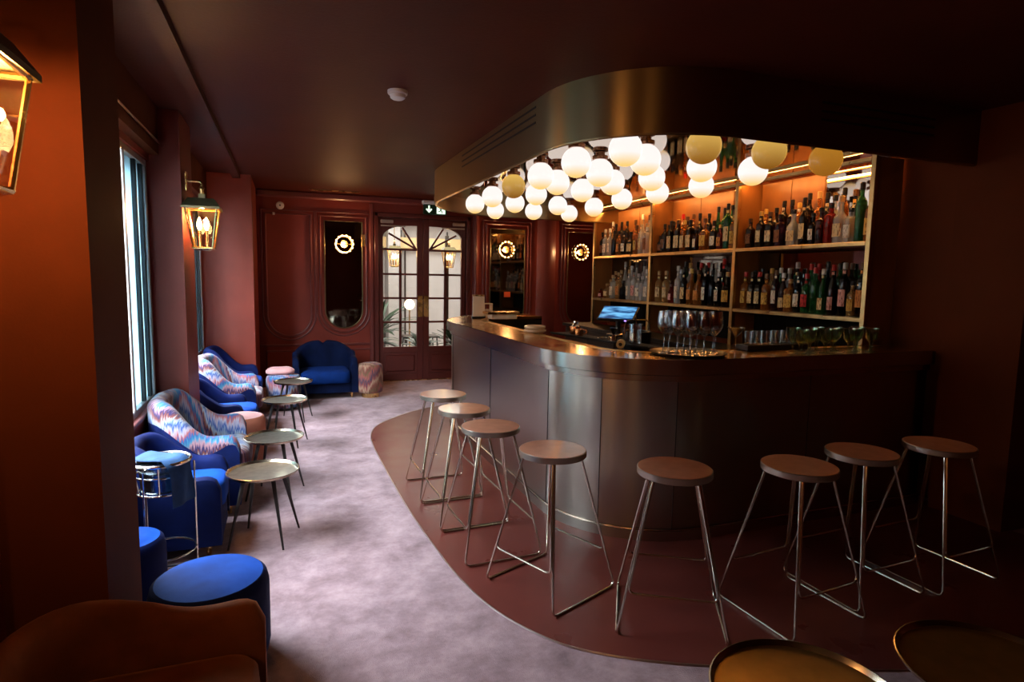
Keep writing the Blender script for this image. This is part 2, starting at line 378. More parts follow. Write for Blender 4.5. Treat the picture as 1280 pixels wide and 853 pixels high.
# ------------------------------------------------------------------ plan outline shared by counter and canopy
def outline(d, xend, xfar, y0, xs, yfar, R1, R2, n=18):
    """from the right end along y0, round corner R1, along xs, round corner R2, along yfar; d = inset"""
    P = [(xend, y0 + d)]
    k = 7
    for i in range(1, k): P.append((xend + (xs + R1 - xend) * i / k, y0 + d))
    c = (xs + R1, y0 + R1)
    for i in range(n + 1):
        a = -PI / 2 - PI / 2 * i / n; P.append((c[0] + (R1 - d) * math.cos(a), c[1] + (R1 - d) * math.sin(a)))
    c2 = (xs + R2, yfar - R2)
    for i in range(1, 10): P.append((xs + d, c[1] + (c2[1] - c[1]) * i / 10))
    for i in range(n + 1):
        a = PI - PI / 2 * i / n; P.append((c2[0] + (R2 - d) * math.cos(a), c2[1] + (R2 - d) * math.sin(a)))
    for i in range(1, 4): P.append((c2[0] + (xfar - c2[0]) * i / 3, yfar - d))
    return P
BAR = lambda d: outline(d, 3.985, 2.75, 2.69, 1.47, 6.75, .74, 1.2)
CAN = lambda d: outline(d, 4.15, 4.15, 2.555, 1.425, 7.08, .76, 1.15)

# ================================================================== SETTING
YB = 8.4; HC = 2.54; XW = -.82
struct(MB().box(-1.1, 5.6, -2.6, YB + .12, -.12, 0).build('floor', carpet, smooth=0))
# smooth bar floor, a slightly raised sheet with a thin metal edge
edge = [(3.99, 1.30), (2.6, 1.40), (1.95, 1.58), (1.422, 1.798), (1.11, 1.99), (.955, 2.17), (.84, 2.42), (.775, 2.72), (.742, 3.05), (.715, 3.45), (.697, 3.94), (.69, 4.6), (.69, 5.2), (.715, 5.55), (.79, 5.84), (.924, 6.06), (1.154, 6.32), (1.373, 6.50), (1.54, 6.60), (2.1, 6.85), (3.0, 6.95)]
def smooth_path(P, k=6):
    out = []
    for i in range(len(P) - 1):
        p0 = P[max(i - 1, 0)]; p1 = P[i]; p2 = P[i + 1]; p3 = P[min(i + 2, len(P) - 1)]
        for j in range(k):
            t = j / k
            out.append(tuple(.5 * ((2 * p1[a]) + (-p0[a] + p2[a]) * t + (2 * p0[a] - 5 * p1[a] + 4 * p2[a] - p3[a]) * t * t + (-p0[a] + 3 * p1[a] - 3 * p2[a] + p3[a]) * t ** 3) for a in range(2)))
    out.append(P[-1]); return out
edge_s = smooth_path(edge)
bf = struct(MB().prism(edge_s + [(4.1, 6.95), (4.1, 1.3)], -.05, .004).build('floor', vinyl, smooth=0))
o = MB().tube([(x, y, .003) for x, y in edge_s], .005, 6).build('trim_1', steel_strip); struct(o)
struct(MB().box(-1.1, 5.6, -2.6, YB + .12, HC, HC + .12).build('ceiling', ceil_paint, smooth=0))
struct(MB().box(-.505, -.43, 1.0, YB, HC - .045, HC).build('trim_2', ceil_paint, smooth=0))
# left wall: sill wall, lintel and piers in one mesh (window openings left open)
W = MB()
W.box(-1.02, XW, -2.6, 2.62, 0, HC)          # blind wall beside the camera
W.box(-1.02, XW, 2.62, YB, 0, .62)           # sill wall
W.box(-1.02, XW, 2.62, YB, 2.2, HC)          # lintel
W.box(-1.02, -.785, 1.50, 1.85, 0, HC)        # pier the near lantern hangs on
struct(MB().box(-1.02, -.55, 2.16, 2.60, 0, HC).build('wall_left', shaded_paint, smooth=0))        # pier 1
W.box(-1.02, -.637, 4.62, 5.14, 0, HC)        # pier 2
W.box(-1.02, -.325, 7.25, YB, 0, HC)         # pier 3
struct(MB().box(-.819, -.76, 2.60, 7.25, 2.24, HC).build('trim_6', shaded_paint, smooth=0))     # dark pelmet over the windows
struct(W.build('wall_left', wall_paint, smooth=0))
o = MB().tube([(-.74, 2.62, 2.30), (-.74, 4.615, 2.30)], .008, 8).build('curtain_rail', chrome); tag(o, 'thin chrome curtain rail above the near window', 'rail')
def window(idx, y0, y1, label):
    fr = MB(); w = .035
    for y in (y0, y1 - .62, y1 - w): fr.bbox(-.90, -.835, y, y + w, .62, 2.2, .004)
    fr.bbox(-.90, -.835, y0 + w, y1 - w, .62, .66, .004); fr.bbox(-.90, -.835, y0 + w, y1 - w, 2.16, 2.2, .004)
    f = struct(fr.build('window_%d' % idx, grey_metal, smooth=0))
    ym = y1 - .62
    for a, b, mm in ((y0 + w, ym, pane_m), (ym + w, y1 - w, film_m)): MB().box(-.872, -.866, a, b, .66, 2.16).build('pane', mm, f, smooth=0)
    for y in (y1 - .30, y1 - .12): MB().bbox(-.866, -.84, y, y + .03, .66, 2.16, .003).build('mullion', black, f, smooth=0)
    MB().bbox(-1.0, -.80, y0, y1, .60, .625, .004).build('window_sill', trim_paint, f)
window(1, 2.62, 4.62, ''); window(2, 5.14, 7.25, '')
# the street outside, seen through the windows
struct(MB().box(-12, -1.02, -10, 30, -.35, -.25).build('ground', pave_m, smooth=0))
F = MB().box(-9, -8, -10, 30, -.3, 6.2)
fac = struct(F.build('facade', facade_m, smooth=0))
for k in range(12):
    MB().box(-8.02, -7.98, -8 + k * 3, -6.6 + k * 3, .8, 3.0).build('facade_window', darkmirror, fac, smooth=0)

# back wall with the door opening
DX0, DX1, DZ = 1.20, 2.44, 2.27
B = MB(); B.box(-1.1, DX0, YB, YB + .12, 0, HC); B.box(DX1, 5.6, YB, YB + .12, 0, HC); B.box(DX0, DX1, YB, YB + .12, DZ, HC)
wb = struct(B.build('wall_back', wall_paint, smooth=0))
def pill(x0, x1, zb, zt, off=0., n=14):
    """upright panel outline with a half-round foot and a square head"""
    r = (x1 - x0) / 2 + off; cx = (x0 + x1) / 2; cz = zb + (x1 - x0) / 2
    return [(cx + r * math.cos(PI + PI * k / n), cz + r * math.sin(PI + PI * k / n)) for k in range(n + 1)] + [(cx + r, zt + off), (cx - r, zt + off)]
for x0, x1, zb in ((-.17, .27, .72), (.496, .983, .764), (2.80, 3.34, .756), (4.05, 4.58, .756)):
    for off, rad in ((.055, .016), (.105, .012)):
        if x0 > 4 and off > .09: pass
        P = pill(x0, x1, zb, 2.19, off)
        MB().tube([(x, YB - .004, z) for x, z in P], rad, 8, closed=True).build('panel_moulding', trim_paint, wb)
MB().bbox(-.32, 1.13, YB - .022, YB, .53, .56, .006).build('chair_rail', trim_paint, wb)
MB().bbox(2.52, 4.9, YB - .022, YB, .53, .56, .006).build('chair_rail', trim_paint, wb)
for x0, x1 in ((-.24, 1.08), (2.6, 3.5)):
    MB().tube([(x0, YB - .003, .14), (x1, YB - .003, .14), (x1, YB - .003, .47), (x0, YB - .003, .47)], .011, 8, closed=True).build('lower_panel_moulding', trim_paint, wb)
for x0, x1 in ((2.53, 2.62), (3.54, 3.85)):
    P = [(x0 + (x1 - x0) * k / 12, YB - math.sin(PI * k / 12) * .055) for k in range(13)]
    MB().prism(P, 0, HC).build('rounded_pilaster', trim_paint, wb)
MB().bbox(1.08, 1.13, YB - .03, YB, 0, HC - .1, .008).build('door_side_moulding', trim_paint, wb)
struct(MB().bbox(-.32, 1.19, YB - .02, YB, 0, .10, .006).build('baseboard_back', door_paint))
struct(MB().bbox(2.46, 5.0, YB - .02, YB, 0, .10, .006).build('baseboard_back', door_paint))
struct(MB().bbox(-.325, 5.0, YB - .05, YB, HC - .09, HC, .02).build('trim_3', trim_paint))

# right side: back-bar wall, pier, and the dark side room
struct(MB().box(4.16, 4.28, 2.66, 7.30, 0, HC).build('wall_right', shaded_paint, smooth=0))
struct(MB().box(4.0, 4.5, 2.22, 2.66, 0, HC).build('wall_right', shaded_paint, smooth=0))
struct(MB().box(5.5, 5.6, -2.6, YB, 0, HC).build('wall_right', wall_paint, smooth=0))
struct(MB().box(4.28, 5.5, 7.18, 7.30, 0, HC).build('wall_right', wall_paint, smooth=0))
struct(MB().box(-1.1, 5.6, -2.7, -2.6, 0, HC).build('wall_front', wall_paint, smooth=0))

# ================================================================== DOOR with two glazed leaves
dr = struct(MB().bbox(DX0 - .06, DX0, YB - .03, YB + .12, 0, DZ + .06, .01).bbox(DX1, DX1 + .06, YB - .03, YB + .12, 0, DZ + .06, .01).bbox(DX0 - .06, DX1 + .06, YB - .03, YB + .12, DZ, DZ + .06, .01).build('door_1', door_paint))
def leaf(xa, xb, hinge):
    """xa outer stile side, xb meeting side (either order)"""
    s = 1 if xb > xa else -1
    X = lambda t: xa + s * t           # t from the hinge side, 0 .. .615
    def bx(M, t0, t1, y0, y1, z0, z1, b=.004):
        a, c = sorted((X(t0), X(t1))); M.bbox(a, c, y0, y1, z0, z1, b)
    Wd = abs(xb - xa); g0, g1 = .065, Wd - .085
    y0, y1 = YB + .02, YB + .065
    M = MB()
    bx(M, 0, g0, y0, y1, .01, DZ); bx(M, g1, Wd, y0, y1, .01, DZ)            # stiles
    bx(M, g0, g1, y0, y1, .40, .484); bx(M, g0, g1, y0, y1, .01, .10)        # rails
    arc = []
    for k in range(15):
        a = PI / 2 * k / 14; arc.append((g1 - (g1 - g0) * math.sin(a) ** .75 if k else g1, 2.0 + .17 * math.cos(a)))
    out = [(X(t), z) for t, z in arc] + [(X(g0), DZ - .004), (X(g1), DZ - .004)]
    M.prism_y(out, y0, y1)
    lf = M.build('door_leaf', door_paint, dr, smooth=20)
    bars = [(g0, g1, zz - .014, zz + .014) for zz in (1.84, 1.5, 1.168, .833)]
    for a, c, z0, z1 in bars:
        q = MB(); bx(q, a, c, y0 + .008, y1 - .008, z0, z1, .002); q.build('glazing_bar', door_paint, lf)
    tm = (g0 + g1) / 2
    q = MB(); bx(q, tm - .014, tm + .014, y0 + .008, y1 - .008, .484, 1.84, .002); q.build('glazing_bar', door_paint, lf)
    for te, ze in ((g0 + .075, 2.06), (g0 + .265, 2.145)):
        MB().tube([(X(g1 - .01), y0 + .02, 1.85), (X(te), y0 + .02, ze)], .015, 6).build('fan_bar', door_paint, lf)
    rows = [.484, .833, 1.168, 1.5, 1.84]
    for za, zb in zip(rows, rows[1:]):
        for ta, tb in ((g0, tm), (tm, g1)):
            q = MB(); a, c = sorted((X(ta), X(tb))); q.box(a, c, y0 + .02, y0 + .024, za, zb); q.build('glass_pane', pane_m, lf, smooth=0)
    MB().prism_y([(X(t), z) for t, z in arc] + [(X(g0), 1.84), (X(g1), 1.84)], y0 + .02, y0 + .024).build('glass_fan_pane', pane_m, lf, smooth=0)
    q = MB(); bx(q, g0 - .002, g1 + .002, y0 + .012, y0 + .03, .095, .405, .001); q.build('panel_board', door_paint, lf)
    q = MB(); bx(q, g0 + .03, g1 - .03, y0 - .006, y0 + .03, .13, .37, .018); q.build('raised_panel', door_paint, lf)
    q = MB(); bx(q, g1 + .008, Wd - .006, y0 - .008, y0 + .004, .905, 1.205, .003); o = q.build('push_plate', brass, lf); o['label'] = 'brass push plate'
    q = MB(); bx(q, .03, .20, y0 - .06, y0 - .005, 2.19, 2.235, .006); o = q.build('door_closer', grey_metal, lf)
    q = MB(); bx(q, .03, .37, y0 - .05, y0 - .03, 2.145, 2.165, .004); q.build('closer_arm', grey_metal, lf)
leaf(DX0, 1.82, 0); leaf(DX1, 1.822, 0)
struct(MB().box(DX0, DX1, YB - .01, YB + .12, 0, .008).build('trim_4', brass, smooth=0))

# ------------------------------------------------------------------ the light room beyond the door
RY = YB + .12
struct(MB().box(-.6, 4.6, RY, 13.2, -.12, 0).build('floor', pale_floor, smooth=0))
struct(MB().box(-.6, 4.6, RY, 13.2, 2.7, 2.8).build('ceiling', pale_wall, smooth=0))
q = MB().box(-.6, 4.6, 13.1, 13.2, 0, 2.7); struct(q.build('wall_far', pale_wall, smooth=0))
struct(MB().box(-.7, -.6, RY, 13.2, 0, 2.8).build('wall_far', pale_wall, smooth=0)); struct(MB().box(4.6, 4.7, RY, 13.2, 0, 2.8).build('wall_far', pale_wall, smooth=0))
struct(MB().box(-.6, 4.6, RY, RY + .02, DZ + .2, 2.7).build('wall_far', pale_wall, smooth=0))
wfc = struct(MB().box(1.0, 1.5, 12.2, 13.1, 0, 2.7).box(2.0, 2.25, 12.6, 13.1, 0, 2.7).build('wall_far', mat('grey_plaster', (.40, .37, .36), .6, var=.05), smooth=0))
for x in (1.62, 1.72, 2.33, 2.42, 2.75, 3.35): MB().bbox(x, x + .03, 13.06, 13.1, 0, 2.45, .008).build('wall_strip', dark_wood, wfc)
struct(MB().bbox(-.5, 4.5, 12.9, 13.1, 2.06, 2.29, .01).build('trim_5', mat('cream_cornice', (.85, .60, .30), .5, var=.04)))
al = bpy.data.lights.new('far_room_ceiling_light', 'AREA'); al.shape = 'RECTANGLE'; al.size = 3.5; al.size_y = 3; al.energy = 85; al.color = (1, .90, .82)
ao = bpy.data.objects.new('far_room_ceiling_light', al); COL.objects.link(ao); ao.location = (2, 10.9, 2.66)

def leafy(name, label, loc, n, L, seed, potr=.14, poth=.26):
    t = thing(name, label, 'plant', loc)
    MB().lathe([(0, 0), (potr * .75, 0), (potr, poth), (potr * .88, poth), (potr * .85, poth - .03), (0, poth - .03)], 18).build('pot', pot_m, t)
    R = random.Random(seed)
    for k in range(n):
        a = R.uniform(0, 2 * PI); tilt = R.uniform(.15, 1.15); ln = L * R.uniform(.7, 1.1); w = .055 * R.uniform(.8, 1.3)
        rows = []
        for i in range(6):
            u = i / 5; th = tilt + u * .9
            r = ln * u * math.sin(tilt + u * .35); z = poth - .03 + ln * u * math.cos(tilt + u * .5)
            ww = w * (math.sin(PI * min(1, .12 + u * .88)) if u > .25 else .12 + u)
            d = Vector((math.cos(a), math.sin(a), 0)); sd = Vector((-math.sin(a), math.cos(a), 0))
            p = d * r + Vector((0, 0, z)); rows.append([p - sd * ww + Vector((0, 0, -.01)), p, p + sd * ww + Vector((0, 0, -.01))])
        MB().grid(rows).build('leaf', leaf_m, t)
    return t
leafy('potted_plant', 'leafy dark green potted plant behind the left glass door leaf', (1.28, 9.6, 0), 26, .62, 3, .14, .42)
leafy('potted_plant', 'tall bushy potted plant standing farther behind left door leaf', (1.55, 11.0, 0), 26, .95, 5, .16, .45)
leafy('potted_plant', 'dense dark plant at the foot of the left glass door leaf', (1.9, 8.98, 0), 30, .36, 12, .12, .40)
leafy('potted_plant', 'low broad-leaved potted plant behind the right glass door leaf', (2.52, 9.15, 0), 26, .55, 9, .14, .36)
t = thing('side_table', 'pale round side table seen through the right door leaf', 'table', (3.15, 10.4, 0))
MB().lathe([(0, .52), (.3, .52), (.3, .55), (0, .55)], 28).build('table_top', pale_wall, t)
MB().lathe([(0, 0), (.16, 0), (.16, .015), (.02, .03), (.02, .52), (0, .52)], 16).build('pedestal', black, t)
t = thing('floor_lamp', 'floor lamp with small glowing globe behind left door leaf', 'lamp', (2.03, 10.5, 0))
MB().lathe([(0, 0), (.12, 0), (.12, .02), (.012, .03), (.012, .9), (0, .9)], 16).build('pole', brass, t)
MB().lathe([(.09 * math.sin(PI * k / 12), .98 - .09 * math.cos(PI * k / 12)) for k in range(13)], 18).build('lamp_shade', mat('warm_lamp_globe', (1, .8, .6), .4, emit=(1, .62, .35), estr=2.2), t)
t = thing('dining_table', 'dark slim-legged table seen through the left door leaf', 'table', (2.1, 9.95, 0))
MB().bbox(-.3, .3, -.2, .2, .46, .49, .006).build('table_top', dark_wood, t)
for a in (-1, 1):
    for b in (-1, 1): MB().tube([(a * .25, b * .16, .46), (a * .28, b * .18, 0)], .012, 6).build('leg', black, t)

# ------------------------------------------------------------------ lanterns
def make_lantern(name, label, loc, rz, bracket, watts=9):
    """four-sided tapered wall lantern, base ring at z=0, 0.40 high"""
    t = thing(name, label, 'lantern', loc, rz)
    wb_, wt = .062, .098; zb, zt = .02, .285
    def cs(w, z): return [(-w, -w, z), (w, -w, z), (w, w, z), (-w, w, z)]
    f = MB()
    for a, b in zip(cs(wb_, zb), cs(wt, zt)): f.tube([a, b], .007, 6)
    for w, z, r in ((wb_, zb, .009), (wt, zt, .010)): f.tube(cs(w, z), r, 6, closed=True)
    f.build('frame', brass, t)
    A = cs(wb_, zb); Bq = cs(wt, zt)
    for k in range(4):
        q = MB(); q.add([A[k], A[(k + 1) % 4], Bq[(k + 1) % 4], Bq[k]], [(0, 1, 2, 3)]); q.build('glass_pane', lantern_glass, t, smooth=0)
    MB().lathe([(0, 0), (.055, .0), (.092, .012), (.092, .022), (0, .022)], 4, sq=None).build('base_plate', brass, t, rot=(0, 0, PI / 4), smooth=0)
    hood = MB().lathe([(.166, .28), (.166, .296), (.118, .345), (.112, .352), (.03, .354), (.028, .388), (0, .389)], 4)
    hood.build('hood', mat_bronze, t, rot=(0, 0, PI / 4), smooth=0)
    MB().lathe([(0, .385), (.014, .385), (.014, .42), (.02, .425), (.012, .44), (0, .445)], 12).build('finial', brass, t)
    for dx in (-.022, .022):
        MB().lathe([(0, .02), (.010, .02), (.010, .14), (0, .14)], 10, c=(dx, 0, 0)).build('candle_tube', brass, t)
        MB().lathe([(0, .14), (.008, .14), (.017, .17), (.015, .195), (.004, .225), (0, .23)], 12, c=(dx, 0, 0)).build('bulb', bulb_m, t)
    if bracket:
        MB().tube(fillet([(0, 0, .425), (0, 0, .47), (-bracket, 0, .47)], .03), .008, 8).build('bracket', brass, t)
        MB().bbox(-bracket - .004, -bracket + .008, -.03, .03, .40, .53, .004).build('back_plate', brass, t)
    l = bpy.data.lights.new(name + '_light', 'POINT'); l.energy = watts; l.color = (1, .50, .18); l.shadow_soft_size = .02
    lo = bpy.data.objects.new('lantern_light', l); COL.objects.link(lo); lo.parent = t; lo.location = (0, 0, .238)
    return t
mat_bronze = mat('bronze_hood', (.14, .11, .055), .4, .8, var=.2)
make_lantern('wall_lantern', 'brass wall lantern in the left foreground on the nearest pier', (-.648, 1.67, 1.64), 0, .13, 9)
make_lantern('wall_lantern', 'lit brass lantern on the pier beside the second window', (-.525, 4.72, 1.63), 0, .095, 9)
make_lantern('wall_lantern', 'added unseen fill lantern on the wall beside the rust armchair', (-.70, -.35, 1.645), 0, .11, 5)  # lantern added behind the camera as warm fill, out of view
for lb, x, y in (('lit lantern seen through the upper left door leaf', 1.72, 10.2), ('lit lantern at far left edge of the door glass', 1.38, 9.9), ('lit lantern on dark post seen through right door leaf', 2.60, 10.0)):
    t = make_lantern('wall_lantern', lb, (x, y, 1.62), 0, 0, 3)
    if x > 2.5: MB().bbox(-.03, .03, .10, .16, -1.62, .55, .006).build('post', dark_wood, t); MB().tube([(0, 0, .43), (0, .12, .5)], .008, 6).build('bracket', brass, t)
    else: MB().tube([(0, 0, .44), (0, 0, 1.08)], .006, 6).build('hanging_rod', brass, t)

# ------------------------------------------------------------------ wall mirrors with ring lights
for x0, x1, zb, lb, rx, rl in ((.496, .983, .764, 'tall round-footed mirror left of the glazed door', .747, 'ring of small warm bulbs on the mirror left of door'),
                       (2.80, 3.34, .756, 'tall round-footed mirror right of the glazed door', 3.042, 'ring of small warm bulbs on the mirror right of door'),
                       (4.05, 4.58, .756, 'tall round-footed mirror at the far end beside the bottle shelves', 4.26, 'ring of small warm bulbs nearest the bottle shelves')):
    t = thing('wall_mirror', lb, 'mirror', ((x0 + x1) / 2, YB, zb))
    MB().prism_y(pill(x0, x1, zb, 2.185), YB - .012, YB).build('mirror_glass', darkmirror, t, world=True, smooth=0)
    MB().tube([(x, YB - .012, z) for x, z in pill(x0, x1, zb, 2.185)], .008, 8, closed=True).build('frame', mat_bronze, t, world=True)
    t = thing('ring_light', rl, 'wall light', (rx, YB - .04, 1.885))
    R_ = .115
    MB().tube([(R_ * math.cos(a * PI / 12), 0, R_ * math.sin(a * PI / 12)) for a in range(24)], .014, 8, closed=True).build('ring', brass, t)
    MB().tube([(0, .028, 0), (0, .02, 0)], .05, 14).build('back_plate', brass, t)
    MB().tube([(-R_, .012, 0), (R_, .012, 0)], .006, 6).build('cross_bar', brass, t)
    for k in range(14):
        a = 2 * PI * k / 14
        if k == 0:
            pl = bpy.data.lights.new('ring_light_glow', 'POINT'); pl.energy = 4.5; pl.color = (1, .5, .2); pl.shadow_soft_size = .012; po = bpy.data.objects.new('ring_light_glow', pl); COL.objects.link(po); po.parent = t; po.location = (0, -.09, 0)
        MB().lathe([(0, -.012), (.011, -.004), (.011, .004), (0, .012)], 8).build('bulb', ringbulb_m, t, loc=(R_ * math.cos(a), -.02, R_ * math.sin(a)))
tag(MB().bbox(.972, 1.02, YB - .03, YB - .008, 1.86, 2.02, .004).build('wall_plate', brass), 'small brass plate at right edge of the left mirror', 'plate')
tag(MB().bbox(3.02, 3.12, YB - .026, YB - .014, 1.19, 1.27, .003).build('reflection_plate', red_reflection), 'small orange-red plate painted as a reflection in mirror right of door', 'sign')  # reflection in the mirror put in as a coloured plate

# ------------------------------------------------------------------ sign, detector, sensors
t = thing('exit_sign', 'green emergency exit sign hanging from ceiling above the door', 'sign', (1.90, 8.05, 2.30))
MB().bbox(-.16, .16, -.02, .02, 0, .13, .006).build('sign_panel', sign_green, t)
MB().bbox(-.175, .175, -.035, .035, .13, .185, .012).build('lamp_housing', white_plastic, t)
MB().bbox(.03, .13, -.039, -.034, .14, .165, .002).build('indicator', sign_led, t)
MB().tube([(0, 0, .185), (0, 0, .24)], .012, 8).build('hanger', white_plastic, t)
MB().prism_y([(-.095, .115), (-.075, .115), (-.075, .06), (-.055, .078), (-.042, .064), (-.085, .020), (-.128, .064), (-.115, .078), (-.095, .06)], -.024, -.0195).build('arrow', sign_white, t, smooth=0)
MB().box(.02, .135, -.0235, -.0195, .012, .12).build('door_pictogram', sign_white, t, smooth=0)
man = MB(); y0 = -.027
man.prism_y([(.080 + .011 * math.cos(k * PI / 6), .104 + .011 * math.sin(k * PI / 6)) for k in range(12)], y0, -.0236)
for a, b, w in (((.078, .09), (.072, .058), .009), ((.072, .058), (.094, .042), .0055), ((.094, .042), (.090, .020), .005), ((.072, .058), (.056, .042), .0055), ((.056, .042), (.038, .040), .005), ((.079, .086), (.102, .076), .0045), ((.077, .086), (.055, .078), .0045)):
    a = Vector((a[0], 0, a[1])); b = Vector((b[0], 0, b[1])); d = (b - a).normalized(); n_ = Vector((-d.z, 0, d.x)) * w
    man.prism_y([((a + n_).x, (a + n_).z), ((b + n_).x, (b + n_).z), ((b - n_).x, (b - n_).z), ((a - n_).x, (a - n_).z)], y0, -.0236)
man.build('running_figure', sign_green, t, smooth=0)
t = thing('smoke_detector', 'white round smoke detector on the burgundy ceiling', 'smoke detector', (.631, 3.613, HC))
MB().lathe([(0, -.048), (.03, -.048), (.042, -.04), (.046, -.022), (0, -.022)], 24).build('sensor_head', white_plastic, t)
MB().lathe([(0, -.02), (.055, -.02), (.058, -.012), (.058, 0), (0, 0)], 24).build('base', white_plastic, t)
t = thing('wall_sensor', 'small white round alarm high on the back wall panelling', 'alarm', (-.041, YB, 2.348))
MB().lathe([(0, 0), (.05, 0), (.05, .02), (.035, .035), (0, .04)], 20).build('sensor_body', white_plastic, t, rot=(PI / 2, 0, 0))
MB().lathe([(0, .04), (.012, .04), (.01, .048), (0, .05)], 10).build('sensor_eye', black_plastic, t, rot=(PI / 2, 0, 0))
tag(MB().bbox(-.135, -.105, YB - .02, YB, 2.225, 2.26, .004).build('wall_button', white_plastic), 'tiny white button below the round wall alarm', 'switch')
t = thing('air_vent', 'slim dark air grille on ceiling close to back wall', 'vent', (.62, 8.1, HC))

for k in range(4): MB().box(-.3, .3, -.03 + k * .018, -.024 + k * .018, -.012, 0).build('slat', brass, t, smooth=0)
MB().box(-.32, .32, -.045, .045, -.004, 0).build('frame', dark_wood, t, smooth=0)

# ================================================================== BAR COUNTER
bar = thing('bar_counter', 'curved metal bar counter with brass top and dark steel panels', 'bar counter', (1.6, 4.2, 0))
P0, P1 = BAR(.0), BAR(.335); P2 = BAR(.40)
MB().ribbon(BAR(.004), P1, 1.018, 1.046).build('countertop', brass_top, bar, world=True, smooth=20)
o = MB().ribbon(P1, P2, 1.014, 1.043).build('drip_strip', mat('perforated_brass', (.55, .36, .13), .38, 1, var=.4, vscale=160, bump=.6, bscale=160), bar, world=True, smooth=20)
MB().ribbon(P2, BAR(.415), 1.0, 1.046).build('inner_edge', brass_top, bar, world=True, smooth=20)
MB().ribbon(BAR(0), BAR(.012), .962, 1.049).build('fascia', fascia_metal, bar, world=True, smooth=20)
MB().ribbon(BAR(.028), BAR(.045), .922, .964).build('lower_band', fascia_metal, bar, world=True, smooth=20)
MB().ribbon(BAR(.012), BAR(.415), .958, 1.016).build('core', black, bar, world=True, smooth=20)
MB().ribbon(BAR(.062), BAR(.40), .0, .958).build('carcass', black, bar, world=True, smooth=20)
A0, A1 = BAR(.046), BAR(.058)
n = len(A0); cuts = [0, 4, 10, 17, 24, 30, 36, 43, 50, n - 1]
for a, b in zip(cuts, cuts[1:]):
    MB().ribbon(A0[a:b + 1], A1[a:b + 1], .0705, .924).build('metal_panel', bar_metal, bar, world=True, smooth=20)
    p, q = Vector(A0[b]), Vector(A1[b])
for b in cuts[1:-1]:
    p, q = Vector(A0[b]), Vector(A1[b]); nrm = (p - q).normalized() * .0015
    MB().tube([(p.x + nrm.x, p.y + nrm.y, .07), (p.x + nrm.x, p.y + nrm.y, .922)], .0022, 6).build('panel_seam', black, bar, world=True)
MB().ribbon(BAR(.030), BAR(.05), .0, .062).build('plinth', bar_metal, bar, world=True, smooth=20)
MB().tube([(x, y, .066) for x, y in BAR(.038)], .007, 8).build('plinth_bead', fascia_metal, bar, world=True)

# ================================================================== CANOPY over the bar
can = thing('bar_canopy', 'curved bronzed metal canopy hanging over the bar', 'canopy', (1.6, 4.2, 2.22))
MB().ribbon(CAN(0), CAN(.03), 2.22, HC - .001).build('fascia', canopy_metal, can, world=True, smooth=20)
MB().tube([(x, y, 2.222) for x, y in CAN(.015)], .012, 8).build('bottom_bead', canopy_metal, can, world=True)
cp = CAN(.03) 
MB().prism(cp, 2.385, 2.40).build('mirrored_soffit', soffit_m, can, world=True, smooth=0)
for y0, y1 in ((3.44, 5.05),):
    for k in range(3): MB().box(1.4225, 1.427, y0, y1, 2.40 + k * .045, 2.412 + k * .045).build('vent_slot', black, can, world=True, smooth=0)
for k in range(3): MB().box(2.72, 3.6, 2.5525, 2.557, 2.35 + k * .045, 2.362 + k * .045).build('vent_slot', black, can, world=True, smooth=0)

# globes
GL = [(1.83, 3.70, 'w'), (2.16, 3.98, 'w'), (1.91, 3.21, 'w'), (2.19, 3.43, 'w'), (2.27, 2.95, 'y'), (2.67, 3.48, 'w'), (3.18, 4.14, 'w'), (2.71, 2.91, 'y'), (3.08, 3.45, 'w'), (3.20, 2.95, 'd'),
      (3.10, 4.64, 'w'), (2.61, 3.99, 'w'), (3.05, 5.16, 'w'), (3.13, 5.87, 'w'), (3.18, 6.58, 'w'), (2.71, 6.55, 'w'), (2.73, 5.93, 'w'), (2.19, 5.24, 'w'), (1.83, 4.30, 'w'), (2.07, 4.52, 'w'), (2.45, 4.82, 'w'),
      (2.46, 4.32, 'w'), (1.83, 4.88, 'y'), (2.25, 5.95, 'w'), (1.88, 5.59, 'w'), (2.29, 6.69, 'w'), (1.90, 6.22, 'w')]
def px_of(p):
    d = Vector(p) - CAM_LOC; return 640 + 752.3 * d.dot(RV) / d.dot(FW)
gm = {}
sph = [(.1 * math.sin(PI * k / 16), -.1 * math.cos(PI * k / 16)) for k in range(17)]
for k_, mm in (('w', globe_white), ('y', globe_yellow), ('d', globe_dim)): gm[k_] = MB().lathe(sph, 28).mesh('globe', mm, 60)
capm = MB().lathe([(0, .092), (.052, .092), (.056, .098), (.056, .118), (.034, .124), (.034, .134), (0, .134)], 24).mesh('mount_cap', mat('copper_cap', (.28, .12, .06), .3, 1), 35)
order = sorted(GL, key=lambda g: px_of((g[0], g[1], 2.25)))
for i, (x, y, k_) in enumerate(order):
    kind = {'w': 'glowing white', 'y': 'dimmer yellow', 'd': 'dull amber'}[k_]
    t = thing('globe_light', '%s glass globe under the mirrored soffit, %s globe counting from the left' % (kind, ORD[i + 1]), 'globe lamp', (x, y, 2.25), 0, 'globe lamps under the bar canopy')
    link('globe', gm[k_], t); link('mount_cap', capm, t)

